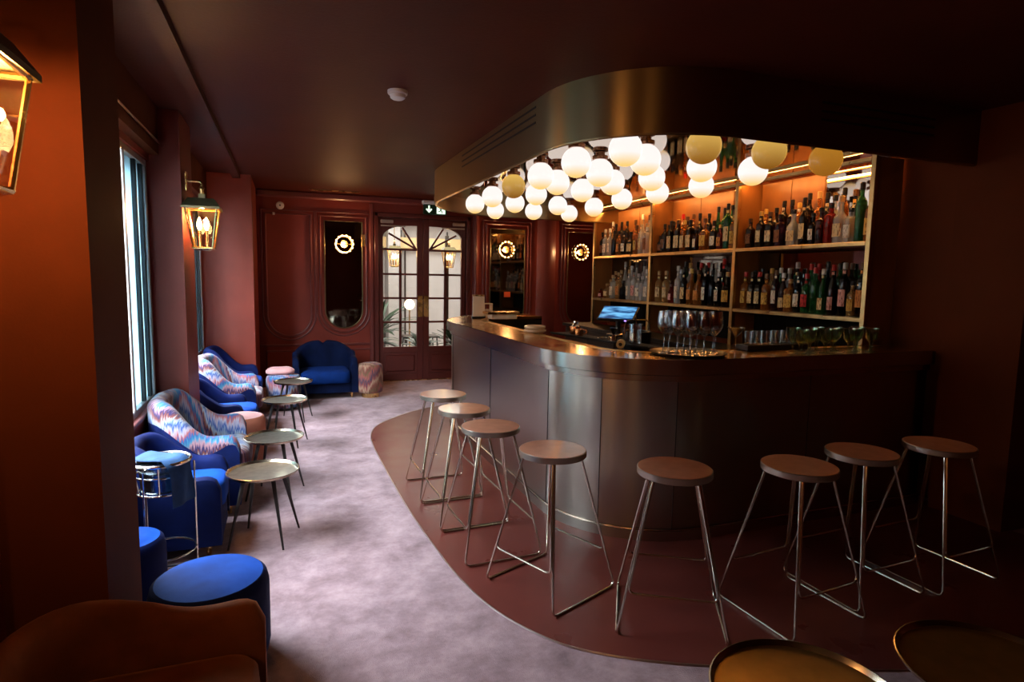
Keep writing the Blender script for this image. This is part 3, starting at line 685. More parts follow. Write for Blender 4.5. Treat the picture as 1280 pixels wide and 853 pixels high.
# ================================================================== BACK BAR SHELVES
SX, SB = 3.85, 4.155; PY = [3.14, 4.50, 5.87, 7.20]; ZL, ZU, ZT = 1.235, 1.78, 2.365
sh = thing('bottle_shelf', 'tall brass-framed bottle shelving with three bays behind the bar', 'shelf', (SX, 5.2, 0))
for y in PY:
    MB().bbox(SX, SX + .035, y - .019, y + .019, .0, ZT + .015, .003).build('post', shelf_brass, sh, world=True)
    MB().box(SX + .035, SB - .02, y - .008, y + .008, .9, ZT).build('divider', gold_panel, sh, world=True, smooth=0)
for a, b in zip(PY, PY[1:]):
    y0, y1 = a + .019, b - .019
    for z in (ZL, ZU):
        MB().bbox(SX + .002, SX + .028, y0, y1, z - .032, z, .003).build('shelf_edge', shelf_brass, sh, world=True)
        MB().box(SX + .028, SB - .02, y0 + .0, y1, z - .024, z).build('shelf_board', shelf_brass, sh, world=True, smooth=0)
    MB().bbox(SX + .0, SX + .03, y0, y1, ZT - .03, ZT, .003).build('top_rail', shelf_brass, sh, world=True)
    MB().box(SX + .045, SX + .06, y0, y1, ZT - .018, ZT - .006).build('light_strip', led_m, sh, world=True, smooth=0)
    ym = y0 + (y1 - y0) * (.48 if a < 4 else .26 if a < 5 else 0)
    # upper back: amber panels, with a mirror in the near part of the bay
    if ym > y0 + .01: MB().box(SB - .018, SB - .008, y0, ym, ZU, ZT).build('back_mirror', mirror_m, sh, world=True, smooth=0)
    yh = (max(ym, y0) + y1) / 2
    MB().box(SB - .03, SB - .008, ym, yh - .004, ZU, ZT).build('back_panel', gold_panel, sh, world=True, smooth=0)
    MB().box(SB - .03, SB - .008, yh + .004, y1, ZU, ZT).build('back_panel', gold_panel, sh, world=True, smooth=0)
    MB().box(SB - .018, SB - .008, y0, y1, ZL, ZU - .024).build('back_mirror', darkmirror, sh, world=True, smooth=0)
MB().box(SB - .03, SB - .01, PY[0] + .02, PY[-1] - .02, .91, ZL - .026).build('lower_back', mat('matte_black', (.008, .007, .006), .9, spec=.05), sh, world=True, smooth=0)
cab = thing('back_counter', 'dark low cabinet with worktop under the bottle shelves', 'counter', (3.8, 5.2, 0))
for a, b in zip(PY, PY[1:]):
    MB().bbox(3.47, 3.84, a + .02, b - .02, .08, .86, .004).build('cabinet_body', dark_wood, cab, world=True)
    for k in range(2):
        ya = a + .03 + k * (b - a - .06) / 2
        d = MB().bbox(3.45, 3.469, ya, ya + (b - a) / 2 - .04, .1, .84, .004).build('cabinet_door', dark_wood, cab, world=True)
        MB().tube([(3.44, ya + .1, .78), (3.44, ya + .3, .78)], .006, 8).build('handle', brass, d, world=True)
MB().bbox(3.43, 3.845, PY[0] + .02, PY[-1] + .02, .865, .90, .004).build('worktop', black, cab, world=True)

# ------------------------------------------------------------------ bottles
def prof_bottle(h, r, sh_, nk, neck_r, base=.006):
    """height, radius, shoulder start (fraction), neck start (fraction)"""
    P = [(0, 0), (r * .92, 0), (r, base)]
    zs, zn = h * sh_, h * nk
    P.append((r, zs))
    for k in range(1, 6):
        u = k / 6; P.append((neck_r + (r - neck_r) * (.5 + .5 * math.cos(PI * u)), zs + (zn - zs) * u))
    P += [(neck_r, zn), (neck_r, h * .955), (neck_r * 1.15, h * .96), (neck_r * 1.15, h * .985), (0, h * .985)]
    return P
TYPES = {   # h, r, shoulder, neck, neck radius, label z0/z1 fraction, superellipse
    'tall': (.33, .038, .60, .74, .014, (.14, .46), None),
    'whisky': (.30, .041, .62, .76, .015, (.16, .48), None),
    'square': (.27, .040, .68, .78, .016, (.14, .52), 5),
    'squat': (.22, .052, .55, .70, .016, (.15, .48), None),
    'liqueur': (.32, .036, .48, .80, .013, (.10, .36), None),
    'small': (.20, .034, .60, .76, .013, (.16, .5), None),
    'wine': (.33, .037, .66, .80, .014, (.18, .5), None),
    'flask': (.27, .046, .50, .72, .016, (.14, .42), 3),
}
BM = {}
for k_, (h, r, s1, n1, nr, lz, sq) in TYPES.items():
    body = MB().lathe(prof_bottle(h, r, s1, n1, nr), 16, sq=sq).mesh('bottle_body', bottle_m, 40)
    cap = MB().lathe([(nr * 1.0, h * .88), (nr * 1.28, h * .88), (nr * 1.28, h * 1.0), (nr * .9, h * 1.01), (0, h * 1.01)], 12).mesh('bottle_cap', cap_m, 40)
    lab = MB(); rr = r + .0012; N = 12
    ring = []
    for kk in range(N + 1):
        a = PI - .95 + 1.9 * kk / N; ca, sa = math.cos(a), math.sin(a); q = rr
        if sq: q = rr / (abs(ca) ** sq + abs(sa) ** sq) ** (1 / sq)
        ring.append((q * ca, q * sa))
    lab.ribbon(ring, [(x * .97, y * .97) for x, y in ring], h * lz[0], h * lz[1]); labm = lab.mesh('bottle_label', label_m, 50)
    nl = MB(); ring = [((nr + .0012) * math.cos(PI - 1.2 + 2.4 * kk / 6), (nr + .0012) * math.sin(PI - 1.2 + 2.4 * kk / 6)) for kk in range(7)]
    nl.ribbon(ring, [(x * .9, y * .9) for x, y in ring], h * n1, h * (n1 + .06)); nlm = nl.mesh('neck_label', label_m, 50)
    BM[k_] = (body, cap, labm, nlm, h)
GC = {'dark': ((.035, .018, .010), 'dark brown'), 'amber': ((.62, .22, .035), 'amber'), 'pale': ((.80, .52, .20), 'pale gold'), 'clear': ((.92, .92, .88), 'clear'), 'green': ((.03, .20, .05), 'green'),
      'red': ((.40, .015, .012), 'red'), 'black': ((.008, .008, .010), 'black'), 'wine': ((.07, .012, .018), 'dark red'), 'purple': ((.05, .02, .08), 'purplish')}
LC = {'cream': ((.80, .58, .28), 'cream label'), 'white': ((.82, .70, .52), 'white label'), 'gold': ((.68, .38, .07), 'gold label'), 'orange': ((.70, .26, .06), 'orange label'), 'red': ((.60, .03, .03), 'red label'),
      'pink': ((.75, .38, .33), 'pinkish label'), 'brown': ((.22, .09, .04), 'brown label'), 'none': (None, 'no label')}
CC = {'black': (.012, .01, .01), 'red': (.45, .02, .02), 'gold': (.55, .33, .08), 'silver': (.5, .5, .5), 'brown': (.10, .045, .02), 'cork': (.45, .28, .12), 'white': (.7, .66, .6)}
def bottle(typ, gc, lc, cc, x, y, z, where, hs=1.):
    body, cap, lab, nl, h = BM[typ]
    col, cn = GC[gc]; lcol, ln = LC[lc]
    shape = {'tall': 'tall', 'whisky': 'round-shouldered', 'square': 'square', 'squat': 'squat', 'liqueur': 'long-necked', 'small': 'small', 'wine': 'straight', 'flask': 'flask-shaped'}[typ]
    t = thing('bottle', '%s %s bottle, %s, %s' % (shape, cn, ln, where), 'bottle', (x, y, z), rnd.uniform(-.35, .1), 'bottles on the back bar shelves')
    t.scale = (1, 1, hs)
    link('glass_body', body, t, color=col); link('cap', cap, t, color=CC[cc])
    if lcol: link('label', lab, t, color=lcol)
    if lcol and typ in ('tall', 'wine', 'whisky', 'liqueur'): link('neck_label', nl, t, color=lcol)
# per shelf and bay, left to right in the picture: (y position, type, glass, label, cap, height scale)
ROWS = {
    ('upper', 'right', 'front'): [(4.406, 'whisky', 'dark', 'brown', 'brown', 0.88), (4.280, 'whisky', 'dark', 'cream', 'gold', 1.05), (4.172, 'whisky', 'dark', 'cream', 'brown', 1.00), (4.056, 'square', 'purple', 'brown', 'black', 1.00), (3.915, 'flask', 'clear', 'cream', 'black', 1.10), (3.807, 'tall', 'dark', 'cream', 'black', 1.15), (3.714, 'small', 'dark', 'white', 'black', 1.25), (3.635, 'whisky', 'wine', 'none', 'black', 0.95), (3.550, 'square', 'red', 'none', 'black', 1.15), (3.460, 'flask', 'clear', 'cream', 'cork', 1.30), (3.370, 'square', 'clear', 'white', 'black', 0.95), (3.289, 'wine', 'green', 'none', 'black', 1.30), (3.210, 'tall', 'amber', 'gold', 'brown', 1.10)],
    ('upper', 'right', 'back'): [(4.343, 'tall', 'amber', 'gold', 'gold', 1.05), (4.221, 'tall', 'dark', 'none', 'black', 1.05), (4.135, 'wine', 'dark', 'white', 'black', 1.20), (4.047, 'tall', 'dark', 'none', 'black', 1.20), (3.968, 'wine', 'amber', 'white', 'gold', 1.10), (3.866, 'wine', 'dark', 'none', 'black', 1.30), (3.769, 'tall', 'amber', 'none', 'cork', 1.30), (3.689, 'tall', 'dark', 'cream', 'black', 1.25), (3.611, 'liqueur', 'clear', 'none', 'black', 1.20), (3.534, 'wine', 'amber', 'none', 'black', 1.30), (3.437, 'whisky', 'dark', 'gold', 'brown', 1.35)],
    ('lower', 'right', 'front'): [(4.427, 'whisky', 'amber', 'gold', 'red', 1.10), (4.341, 'whisky', 'dark', 'cream', 'black', 1.10), (4.255, 'whisky', 'dark', 'cream', 'red', 1.10), (4.169, 'whisky', 'amber', 'gold', 'brown', 1.05), (4.061, 'wine', 'wine', 'white', 'brown', 1.05), (3.980, 'liqueur', 'wine', 'cream', 'white', 1.00), (3.900, 'square', 'amber', 'gold', 'cork', 1.00), (3.818, 'tall', 'black', 'white', 'black', 1.00), (3.735, 'whisky', 'green', 'red', 'red', 1.05), (3.653, 'wine', 'green', 'none', 'red', 1.10), (3.576, 'liqueur', 'green', 'cream', 'white', 1.10), (3.484, 'liqueur', 'dark', 'pink', 'red', 1.20), (3.386, 'wine', 'black', 'pink', 'silver', 1.20), (3.311, 'small', 'pale', 'gold', 'black', 1.30), (3.236, 'wine', 'dark', 'orange', 'brown', 1.20)],
    ('lower', 'right', 'back'): [(4.431, 'wine', 'dark', 'none', 'black', 1.05), (4.343, 'tall', 'dark', 'none', 'black', 1.10), (4.229, 'tall', 'pale', 'none', 'gold', 1.10), (4.125, 'liqueur', 'green', 'none', 'white', 1.15), (4.029, 'wine', 'clear', 'none', 'silver', 1.10), (3.944, 'tall', 'dark', 'cream', 'silver', 1.25), (3.800, 'wine', 'green', 'none', 'red', 1.20), (3.722, 'wine', 'red', 'none', 'red', 1.20), (3.638, 'tall', 'black', 'none', 'black', 1.25), (3.523, 'wine', 'green', 'none', 'black', 1.20), (3.417, 'wine', 'dark', 'none', 'brown', 1.20)],
    ('upper', 'middle', 'front'): [(5.804, 'small', 'dark', 'brown', 'black', 0.95), (5.725, 'whisky', 'dark', 'brown', 'black', 1.05), (5.606, 'square', 'dark', 'cream', 'black', 1.25), (5.482, 'square', 'dark', 'cream', 'brown', 1.25), (5.376, 'square', 'amber', 'cream', 'gold', 1.20), (5.276, 'square', 'dark', 'cream', 'black', 1.20), (5.179, 'small', 'wine', 'white', 'brown', 1.25), (5.044, 'squat', 'amber', 'gold', 'brown', 1.45), (4.903, 'whisky', 'dark', 'white', 'black', 0.95), (4.811, 'small', 'red', 'orange', 'gold', 1.20), (4.713, 'wine', 'green', 'cream', 'black', 1.30), (4.625, 'tall', 'amber', 'gold', 'brown', 1.10)],
    ('upper', 'middle', 'back'): [(5.797, 'whisky', 'dark', 'none', 'black', 1.05), (5.715, 'wine', 'dark', 'none', 'black', 1.05), (5.636, 'tall', 'dark', 'none', 'gold', 1.10), (5.556, 'tall', 'amber', 'white', 'red', 1.25), (5.476, 'wine', 'dark', 'none', 'brown', 1.15), (5.377, 'tall', 'amber', 'cream', 'brown', 1.20), (5.270, 'tall', 'dark', 'cream', 'black', 1.20), (5.121, 'wine', 'dark', 'none', 'black', 1.15), (4.986, 'liqueur', 'green', 'none', 'black', 1.35), (4.891, 'wine', 'green', 'none', 'black', 1.25), (4.783, 'wine', 'green', 'none', 'black', 1.30)],
    ('lower', 'middle', 'front'): [(5.797, 'whisky', 'pale', 'cream', 'cork', 1.15), (5.663, 'whisky', 'pale', 'cream', 'cork', 1.15), (5.560, 'small', 'red', 'pink', 'brown', 1.00), (5.448, 'tall', 'clear', 'white', 'silver', 1.20), (5.343, 'tall', 'dark', 'cream', 'black', 1.15), (5.215, 'flask', 'amber', 'orange', 'gold', 1.35), (5.102, 'flask', 'amber', 'orange', 'brown', 1.30), (4.994, 'tall', 'black', 'white', 'black', 1.20), (4.886, 'tall', 'black', 'none', 'black', 1.05), (4.793, 'whisky', 'black', 'white', 'silver', 1.10), (4.669, 'squat', 'dark', 'gold', 'cork', 1.50)],
    ('lower', 'middle', 'back'): [(5.754, 'small', 'amber', 'none', 'cork', 1.20), (5.549, 'tall', 'clear', 'none', 'silver', 1.10), (5.470, 'wine', 'green', 'none', 'black', 1.35), (5.391, 'tall', 'clear', 'white', 'gold', 1.30), (5.210, 'wine', 'dark', 'red', 'red', 1.30), (5.096, 'tall', 'dark', 'orange', 'red', 1.30), (4.974, 'wine', 'clear', 'none', 'silver', 1.30), (4.861, 'wine', 'dark', 'red', 'red', 1.40)],
    ('upper', 'left', 'front'): [(7.130, 'tall', 'dark', 'brown', 'black', 0.95), (7.050, 'tall', 'clear', 'white', 'silver', 1.05), (6.935, 'tall', 'clear', 'white', 'white', 1.05), (6.817, 'whisky', 'dark', 'none', 'black', 1.05), (6.698, 'whisky', 'amber', 'orange', 'black', 1.00), (6.582, 'whisky', 'dark', 'white', 'black', 1.00), (6.426, 'squat', 'dark', 'cream', 'black', 1.25), (6.300, 'whisky', 'amber', 'gold', 'brown', 1.15), (6.202, 'tall', 'clear', 'cream', 'cork', 1.20), (6.083, 'square', 'clear', 'brown', 'cork', 1.30)],
    ('upper', 'left', 'back'): [(7.130, 'tall', 'amber', 'white', 'white', 1.05), (7.051, 'wine', 'pale', 'white', 'silver', 1.35), (6.973, 'wine', 'dark', 'none', 'black', 1.25), (6.833, 'wine', 'dark', 'none', 'black', 1.30), (6.700, 'wine', 'dark', 'orange', 'black', 1.30), (6.512, 'wine', 'amber', 'none', 'brown', 1.30), (6.346, 'liqueur', 'clear', 'none', 'white', 1.50), (6.208, 'tall', 'clear', 'none', 'brown', 1.40)],
    ('lower', 'left', 'front'): [(7.130, 'small', 'red', 'pink', 'brown', 0.60), (6.960, 'squat', 'pale', 'cream', 'cork', 0.85), (6.817, 'square', 'clear', 'white', 'cork', 1.10), (6.678, 'whisky', 'pale', 'orange', 'cork', 1.10), (6.563, 'squat', 'black', 'none', 'black', 1.05), (6.433, 'tall', 'clear', 'white', 'cork', 1.10), (6.324, 'tall', 'clear', 'pink', 'black', 1.15), (6.219, 'whisky', 'clear', 'white', 'silver', 1.05), (6.133, 'square', 'clear', 'none', 'silver', 1.05), (6.046, 'tall', 'clear', 'white', 'silver', 1.10)],
    ('lower', 'left', 'back'): [(7.069, 'small', 'amber', 'none', 'cork', 1.20), (6.945, 'tall', 'amber', 'cream', 'cork', 1.05), (6.805, 'whisky', 'pale', 'white', 'cork', 1.20), (6.707, 'liqueur', 'clear', 'white', 'silver', 1.45), (6.556, 'wine', 'clear', 'none', 'silver', 1.25), (6.446, 'tall', 'clear', 'none', 'black', 1.35), (6.270, 'wine', 'clear', 'none', 'black', 1.40)],
}
for (shelf, bay, row), L_ in ROWS.items():
    z = ZU if shelf == 'upper' else ZL
    for i, (y, typ, gc, lc, cc, hs) in enumerate(L_):
        bottle(typ, gc, lc, cc, 3.945 if row == 'front' else 4.055, y, z, '%s from left, %s row, %s shelf, %s bay' % (ORD[i + 1], row, shelf, bay), hs)

# ================================================================== THINGS ON THE BAR
ZB = 1.047
t = thing('serving_tray', 'round black tray under the wine glasses on the bar', 'tray', (2.225, 2.945, ZB))
MB().lathe([(0, 0), (.205, 0), (.222, .012), (.224, .016), (.216, .014), (.202, .006), (0, .006)], 40).build('tray_body', black_plastic, t)
wine = MB().lathe([(0, 0), (.036, 0), (.037, .002), (.012, .006), (.0045, .014), (.004, .10), (.008, .108), (.028, .13), (.039, .155), (.040, .18), (.034, .245), (.033, .25), (.0315, .25), (.0325, .245), (.0385, .18), (.0375, .156), (.027, .132), (.006, .113), (0, .112)], 22).mesh('wine_glass', glass, 60)
gp = [(-.150, -.02), (-.085, -.075), (-.02, -.11), (.06, -.10), (.13, -.05), (-.10, .05), (-.03, -.015), (.045, -.01), (.11, .045), (-.04, .085), (.04, .10), (.165, .02)]
gp.sort()
for i, (dx, dy) in enumerate(gp):
    c, s = math.cos(-.35), math.sin(-.35)
    tag(link('wine_glass', wine, None, (2.225 + dx * c - dy * s, 2.945 + dx * s + dy * c, ZB + .006)), 'clear stemmed wine glass on black bar tray, %s from the left' % ORD[i + 1], 'glass', 'wine glasses on the tray')
mart = MB().lathe([(0, 0), (.036, 0), (.036, .002), (.005, .008), (.004, .085), (.055, .15), (.0535, .15), (.002, .088), (0, .088)], 24).mesh('martini_glass', glass, 60)
mg = link('martini_glass', mart, None, (2.62, 3.0, ZB)); MB().lathe([(0, .092), (.047, .143), (0, .144)], 22).build('reflection_cone', mat('golden_reflection', (.80, .48, .14), .2), mg)  # golden reflection in the bowl put in as a coloured cone
tag(mg, 'martini glass with painted golden reflection right of the tray of wine glasses', 'glass')
tag(MB().bbox(2.70, 3.20, 2.98, 3.09, ZB, ZB + .035, .004).build('glass_rack', dark_wood), 'low dark ledge carrying the row of tumblers', 'rack')
tum = MB().lathe([(0, 0), (.031, 0), (.036, .085), (.034, .085), (.029, .008), (0, .008)], 20, sq=None).mesh('tumbler', glass, 60)
for i in range(6): tag(link('tumbler', tum, None, (2.745 + i * .08, 3.035, ZB + .036)), 'clear tumbler on the dark ledge, %s from the left' % ORD[i + 1], 'glass', 'tumblers on the ledge')
gob = MB().lathe([(0, 0), (.033, 0), (.033, .003), (.010, .01), (.009, .05), (.02, .065), (.036, .085), (.042, .15), (.040, .15), (.034, .087), (.017, .069), (0, .066)], 22).mesh('goblet', green_glass, 60)
gpos = [(2.93, 2.79), (3.03, 2.82), (3.00, 2.92), (3.13, 2.79), (3.12, 2.90), (3.23, 2.83), (3.22, 2.94), (3.33, 2.79), (3.33, 2.90), (3.43, 2.83), (3.52, 2.79), (3.53, 2.90)]
gpos.sort(key=lambda p: px_of((p[0], p[1], ZB)))
for i, (x, y) in enumerate(gpos): tag(link('goblet', gob, None, (x, y, ZB)), 'pale green short-stemmed goblet near right end of bar, %s from left' % ORD[i + 1], 'glass', 'green goblets on the bar')
# bar mat with tools
t = thing('bar_mat', 'long black rubber mat holding the bartender tools', 'mat', (2.10, 3.75, ZB))
MB().bbox(-.075, .075, -.55, .55, 0, .012, .003).build('mat_body', rubber, t, rot=(0, 0, .16))
MB().tube([(-.08, -.55, .014), (-.08, .55, .014)], .005, 6).build('mat_rim', rubber, t, rot=(0, 0, .16))
t = thing('register_tablet', 'tilted till tablet with blue lit screen behind the bar', 'tablet', (2.50, 4.22, 1.03))
MB().lathe([(0, 0), (.09, 0), (.09, .012), (.02, .02), (.02, .14), (0, .14)], 20).build('stand', black_plastic, t)
tb = MB().bbox(-.15, .15, -.10, .10, 0, .018, .005).build('tablet_body', black_plastic, t, loc=(0, 0, .17), rot=(math.radians(30), 0, math.radians(-48)))
def screen_mat():
    m = mat('till_screen', (.02, .05, .1), .2, emit=(.1, .3, .8), estr=.5); nt = m.node_tree; n = nt.nodes; b = n['Principled BSDF']
    tc = n.new('ShaderNodeTexCoord'); mp = n.new('ShaderNodeMapping'); mp.inputs['Scale'].default_value = (5, 16, 1); nz = n.new('ShaderNodeTexNoise'); nz.inputs['Scale'].default_value = 1.2
    r = n.new('ShaderNodeValToRGB'); r.color_ramp.elements[0].color = (.01, .05, .16, 1); r.color_ramp.elements[0].position = .4; r.color_ramp.elements[1].color = (.16, .48, .85, 1); r.color_ramp.elements[1].position = .6
    nt.links.new(tc.outputs['Object'], mp.inputs[0]); nt.links.new(mp.outputs[0], nz.inputs['Vector']); nt.links.new(nz.outputs['Fac'], r.inputs[0]); nt.links.new(r.outputs[0], b.inputs['Emission Color'])
    return m
MB().box(-.138, .138, -.088, .088, .0182, .0195).build('screen', screen_mat(), tb, smooth=0)
MB().lathe([(0, 0), (.008, 0), (.008, .006), (0, .008)], 10).build('indicator', purple_led, t, loc=(-.02, -.14, .125))
t = thing('copper_cup', 'copper cup with metal spout on the bar mat', 'cup', (2.06, 4.10, ZB + .013))
MB().lathe([(0, 0), (.036, 0), (.040, .01), (.040, .06), (.036, .06), (.034, .012), (0, .01)], 22).build('cup_body', copper, t)
MB().lathe([(0, .058), (.03, .06), (.018, .075), (.016, .10), (0, .10)], 18).build('lid', chrome, t)
for i, (x, y, lb) in enumerate(((2.03, 3.98, 'copper cup beside the spouted one on bar mat'), (2.10, 4.22, 'copper cup at far end of the bar mat'))):
    q = thing('copper_cup', lb, 'cup', (x, y, ZB + .013)); MB().lathe([(0, 0), (.030, 0), (.034, .05), (.031, .05), (.028, .008), (0, .008)], 20).build('cup_body', copper, q); MB().tube(fillet([(.033, 0, .04), (.06, 0, .04), (.06, 0, .012), (.032, 0, .012)], .012), .004, 6).build('handle', copper, q)
t = thing('mixing_glass', 'clear mixing glass with long spoon beside the wine glasses', 'glass', (2.16, 3.42, ZB + .013))
MB().lathe([(0, 0), (.042, 0), (.045, .13), (.043, .13), (.040, .01), (0, .01)], 22).build('glass_body', glass, t)
MB().tube([(.02, .01, .012), (-.02, -.03, .21)], .003, 6).build('spoon_shaft', chrome, t)
t = thing('jigger', 'small steel double jigger on the bar mat', 'jigger', (2.09, 3.58, ZB + .013))
MB().lathe([(0, 0), (.022, 0), (.024, .002), (.008, .045), (.026, .09), (.024, .09), (.006, .048), (0, .047)], 18).build('jigger_body', chrome, t)
t = thing('cocktail_strainer', 'coiled wire cocktail strainer lying on the bar mat', 'strainer', (2.10, 3.72, ZB + .013))
MB().tube([(.045 * math.cos(a * .35), .045 * math.sin(a * .35), .008 + .004 * math.sin(a * 2.1)) for a in range(18)], .004, 6, closed=True).build('coil', chrome, t)
MB().tube([(.04, 0, .01), (.16, .03, .03)], .004, 6).build('handle', brass, t)
t = thing('muddler_roll', 'tan cork-ended roll lying at near end of bar mat', 'roll', (2.02, 3.36, ZB + .026))
MB().lathe([(.012, 0), (.026, 0), (.026, .10), (.012, .10), (.012, 0)], 18).build('roll_body', tan_m, t, rot=(PI / 2, 0, -.6))
MB().lathe([(0, .004), (.012, .004), (.012, .09), (0, .09)], 12).build('core', black, t, rot=(PI / 2, 0, -.6))
t = thing('ice_bucket', 'black insulated ice bucket behind the bar mat', 'bucket', (2.30, 3.62, .93))
MB().lathe([(0, 0), (.09, 0), (.10, .19), (.095, .195), (.085, .19), (.08, .02), (0, .02)], 26).build('bucket_body', black_plastic, t)
MB().tube(fillet([(-.1, 0, .17), (-.1, 0, .27), (.1, 0, .27), (.1, 0, .17)], .09), .005, 6).build('handle', chrome, t)
# far end of the bar
t = thing('dish_stack', 'short stack of cream dishes on the bar', 'dish', (1.86, 4.42, ZB)); MB().lathe([(0, 0), (.075, 0), (.09, .012), (.09, .022), (.072, .03), (.065, .03), (.055, .02), (0, .02)], 28).build('dish', ceramic, t); MB().lathe([(.074, .03), (.085, .036), (.085, .052), (.07, .058), (.062, .058), (.052, .048), (0, .046), (0, .03)], 28).build('dish', ceramic, t)
t = thing('menu_holder', 'upright cream menu card in a holder at far bar end', 'menu', (1.92, 6.12, ZB))
MB().bbox(-.075, .075, -.02, .02, 0, .015, .003).build('foot', black_plastic, t); MB().bbox(-.065, .065, -.006, .006, .015, .23, .002).build('card', white_card, t); MB().bbox(-.067, .067, -.008, .008, .23, .245, .002).build('clip', brass, t)
t = thing('card_stand', 'small framed card stand right of the upright menu', 'stand', (2.06, 6.25, ZB))
for x in (-.045, .045): MB().bbox(x - .007, x + .007, -.04, .04, 0, .14, .002).build('frame_side', ceramic, t)
MB().bbox(-.052, .052, -.04, .04, .14, .152, .002).build('frame_top', ceramic, t); MB().bbox(-.052, .052, -.04, .04, 0, .010, .002).build('frame_base', ceramic, t)
MB().lathe([(0, .01), (.026, .01), (.03, .085), (0, .085)], 16).build('card_block', white_card, t)
t = thing('napkin_caddy', 'wooden napkin caddy with brass lid at far bar end', 'caddy', (2.13, 5.95, ZB))
MB().bbox(-.14, .14, -.07, .07, 0, .05, .004).build('box_body', white_card, t); MB().bbox(-.19, .16, -.09, .09, .052, .078, .004).build('lid', brass, t)

# ================================================================== BAR STOOLS
SH, SR, FR = .672, .160, .315
def make_stool():
    t = thing('bar_stool', '', 'bar stool')
    MB().lathe([(0, SH - .006), (SR - .006, SH - .006), (SR - .002, SH - .003), (SR - .004, SH), (0, SH + .0005)], 44).build('seat', seat_copper, t)
    MB().lathe([(0, SH - .03), (SR - .003, SH - .03), (SR, SH - .027), (SR, SH - .003), (SR - .003, SH - .0005), (SR - .0055, SH - .0035), (0, SH - .012)], 44).build('seat_rim', seat_rim, t)
    corner = [Vector((FR * math.cos(k * PI / 2), FR * math.sin(k * PI / 2), .006)) for k in range(4)]
    tops = [Vector(((SR - .022) * math.cos(k * PI / 2), (SR - .022) * math.sin(k * PI / 2), SH - .03)) for k in range(4)]
    def wire(a, b, low, sgn):
        # one U-shaped wire: down leg a, along the bar, up leg b
        da = (corner[b] - corner[a]).normalized() * .007
        A, B_ = tops[a] + da, tops[b] - da
        Ca, Cb = corner[a] + da, corner[b] - da
        if not low:
            f = .27; Ca = corner[a] + da + (A - Ca) * f; Cb = corner[b] - da + (B_ - Cb) * f
        return fillet([A, Ca, Cb, B_], .035, 6)
    for a, b, low in ((0, 3, True), (1, 2, True), (0, 1, False), (2, 3, False)):
        MB().tube(wire(a, b, low, 1), .0055, 8).build('leg_frame' if low else 'footrest_frame', nickel_wire, t)
    return t
stool = make_stool()
ST = [(1.004, 3.99, 136.3), (1.016, 3.511, 137.1), (1.033, 3.046, 137.3), (1.173, 2.537, 157.5), (1.561, 2.118, 193.6), (2.121, 1.982, 49), (2.589, 2.056, 47), (3.098, 2.032, 47)]
SL = ['round-topped wire bar stool farthest from camera, nearest the door', 'second wire bar stool counting from the door end', 'third wire bar stool counting from the door end', 'fourth bar stool from the door, at the bend of the bar',
      'bar stool standing square in front of the bar corner, fifth from door', 'bar stool behind the near tray table, third from right wall', 'bar stool second from the right wall pier', 'bar stool closest to the right wall pier']
KIDS.clear()
for i, (x, y, a) in enumerate(ST):
    if i == 0: stool.location = (x, y, .004); stool.rotation_euler = (0, 0, math.radians(a)); stool['label'] = SL[0]; stool['group'] = 'bar stools along the counter'
    else: dup(stool, (x, y, .004), math.radians(a), SL[i], 'bar stools along the counter')

# ================================================================== TRAY TABLES
def tray_table(label, loc, r, h, rz, top_m, fr, nl=4, group=None):
    t = thing('tray_table', label, 'table', loc, rz, group)
    MB().lathe([(0, h - .022), (r - .03, h - .022), (r - .008, h - .014), (r - .002, h - .004), (r, h), (r - .004, h + .001), (r - .008, h - .004), (r - .014, h - .012), (r - .014, h - .0115)], 56).build('rim', tray_lip, t)
    MB().lathe([(r - .0135, h - .012), (r - .02, h - .0145), (0, h - .0145)], 56).build('tray_top', top_m, t)
    for k in range(nl):
        a = PI / 4 + 2 * PI * k / nl
        MB().tube([(fr * .52 * math.cos(a), fr * .52 * math.sin(a), h - .022), (fr * math.cos(a), fr * math.sin(a), 0)], .0125, 8, r2=.0055).build('leg', leg_black, t)
    MB().lathe([(0, h - .03), (r * .55, h - .03), (r * .6, h - .0225), (0, h - .0225)], 24).build('leg_plate', leg_black, t)
    return t
for (x, y), lb in zip(((-.135, 3.51), (-.088, 4.24), (-.023, 5.50), (.056, 6.43)), ('round pewter tray table closest to camera in the left row', 'second round pewter tray table of the left row from camera', 'third round pewter tray table of the left row from camera', 'farthest round pewter tray table of the left row, before the loveseat')):
    tray_table(lb, (x, y, 0), .190, .40, math.radians(-17), tray_metal, .205, group='small tray tables on the carpet')
tray_table('large aged brass tray table at bottom edge, the left one', (1.185, 1.03, 0), .235, .47, .3, tray_brass, .24)
tray_table('large aged brass tray table in the bottom right corner', (1.745, .94, .0), .235, .47, .6, tray_brass, .24)

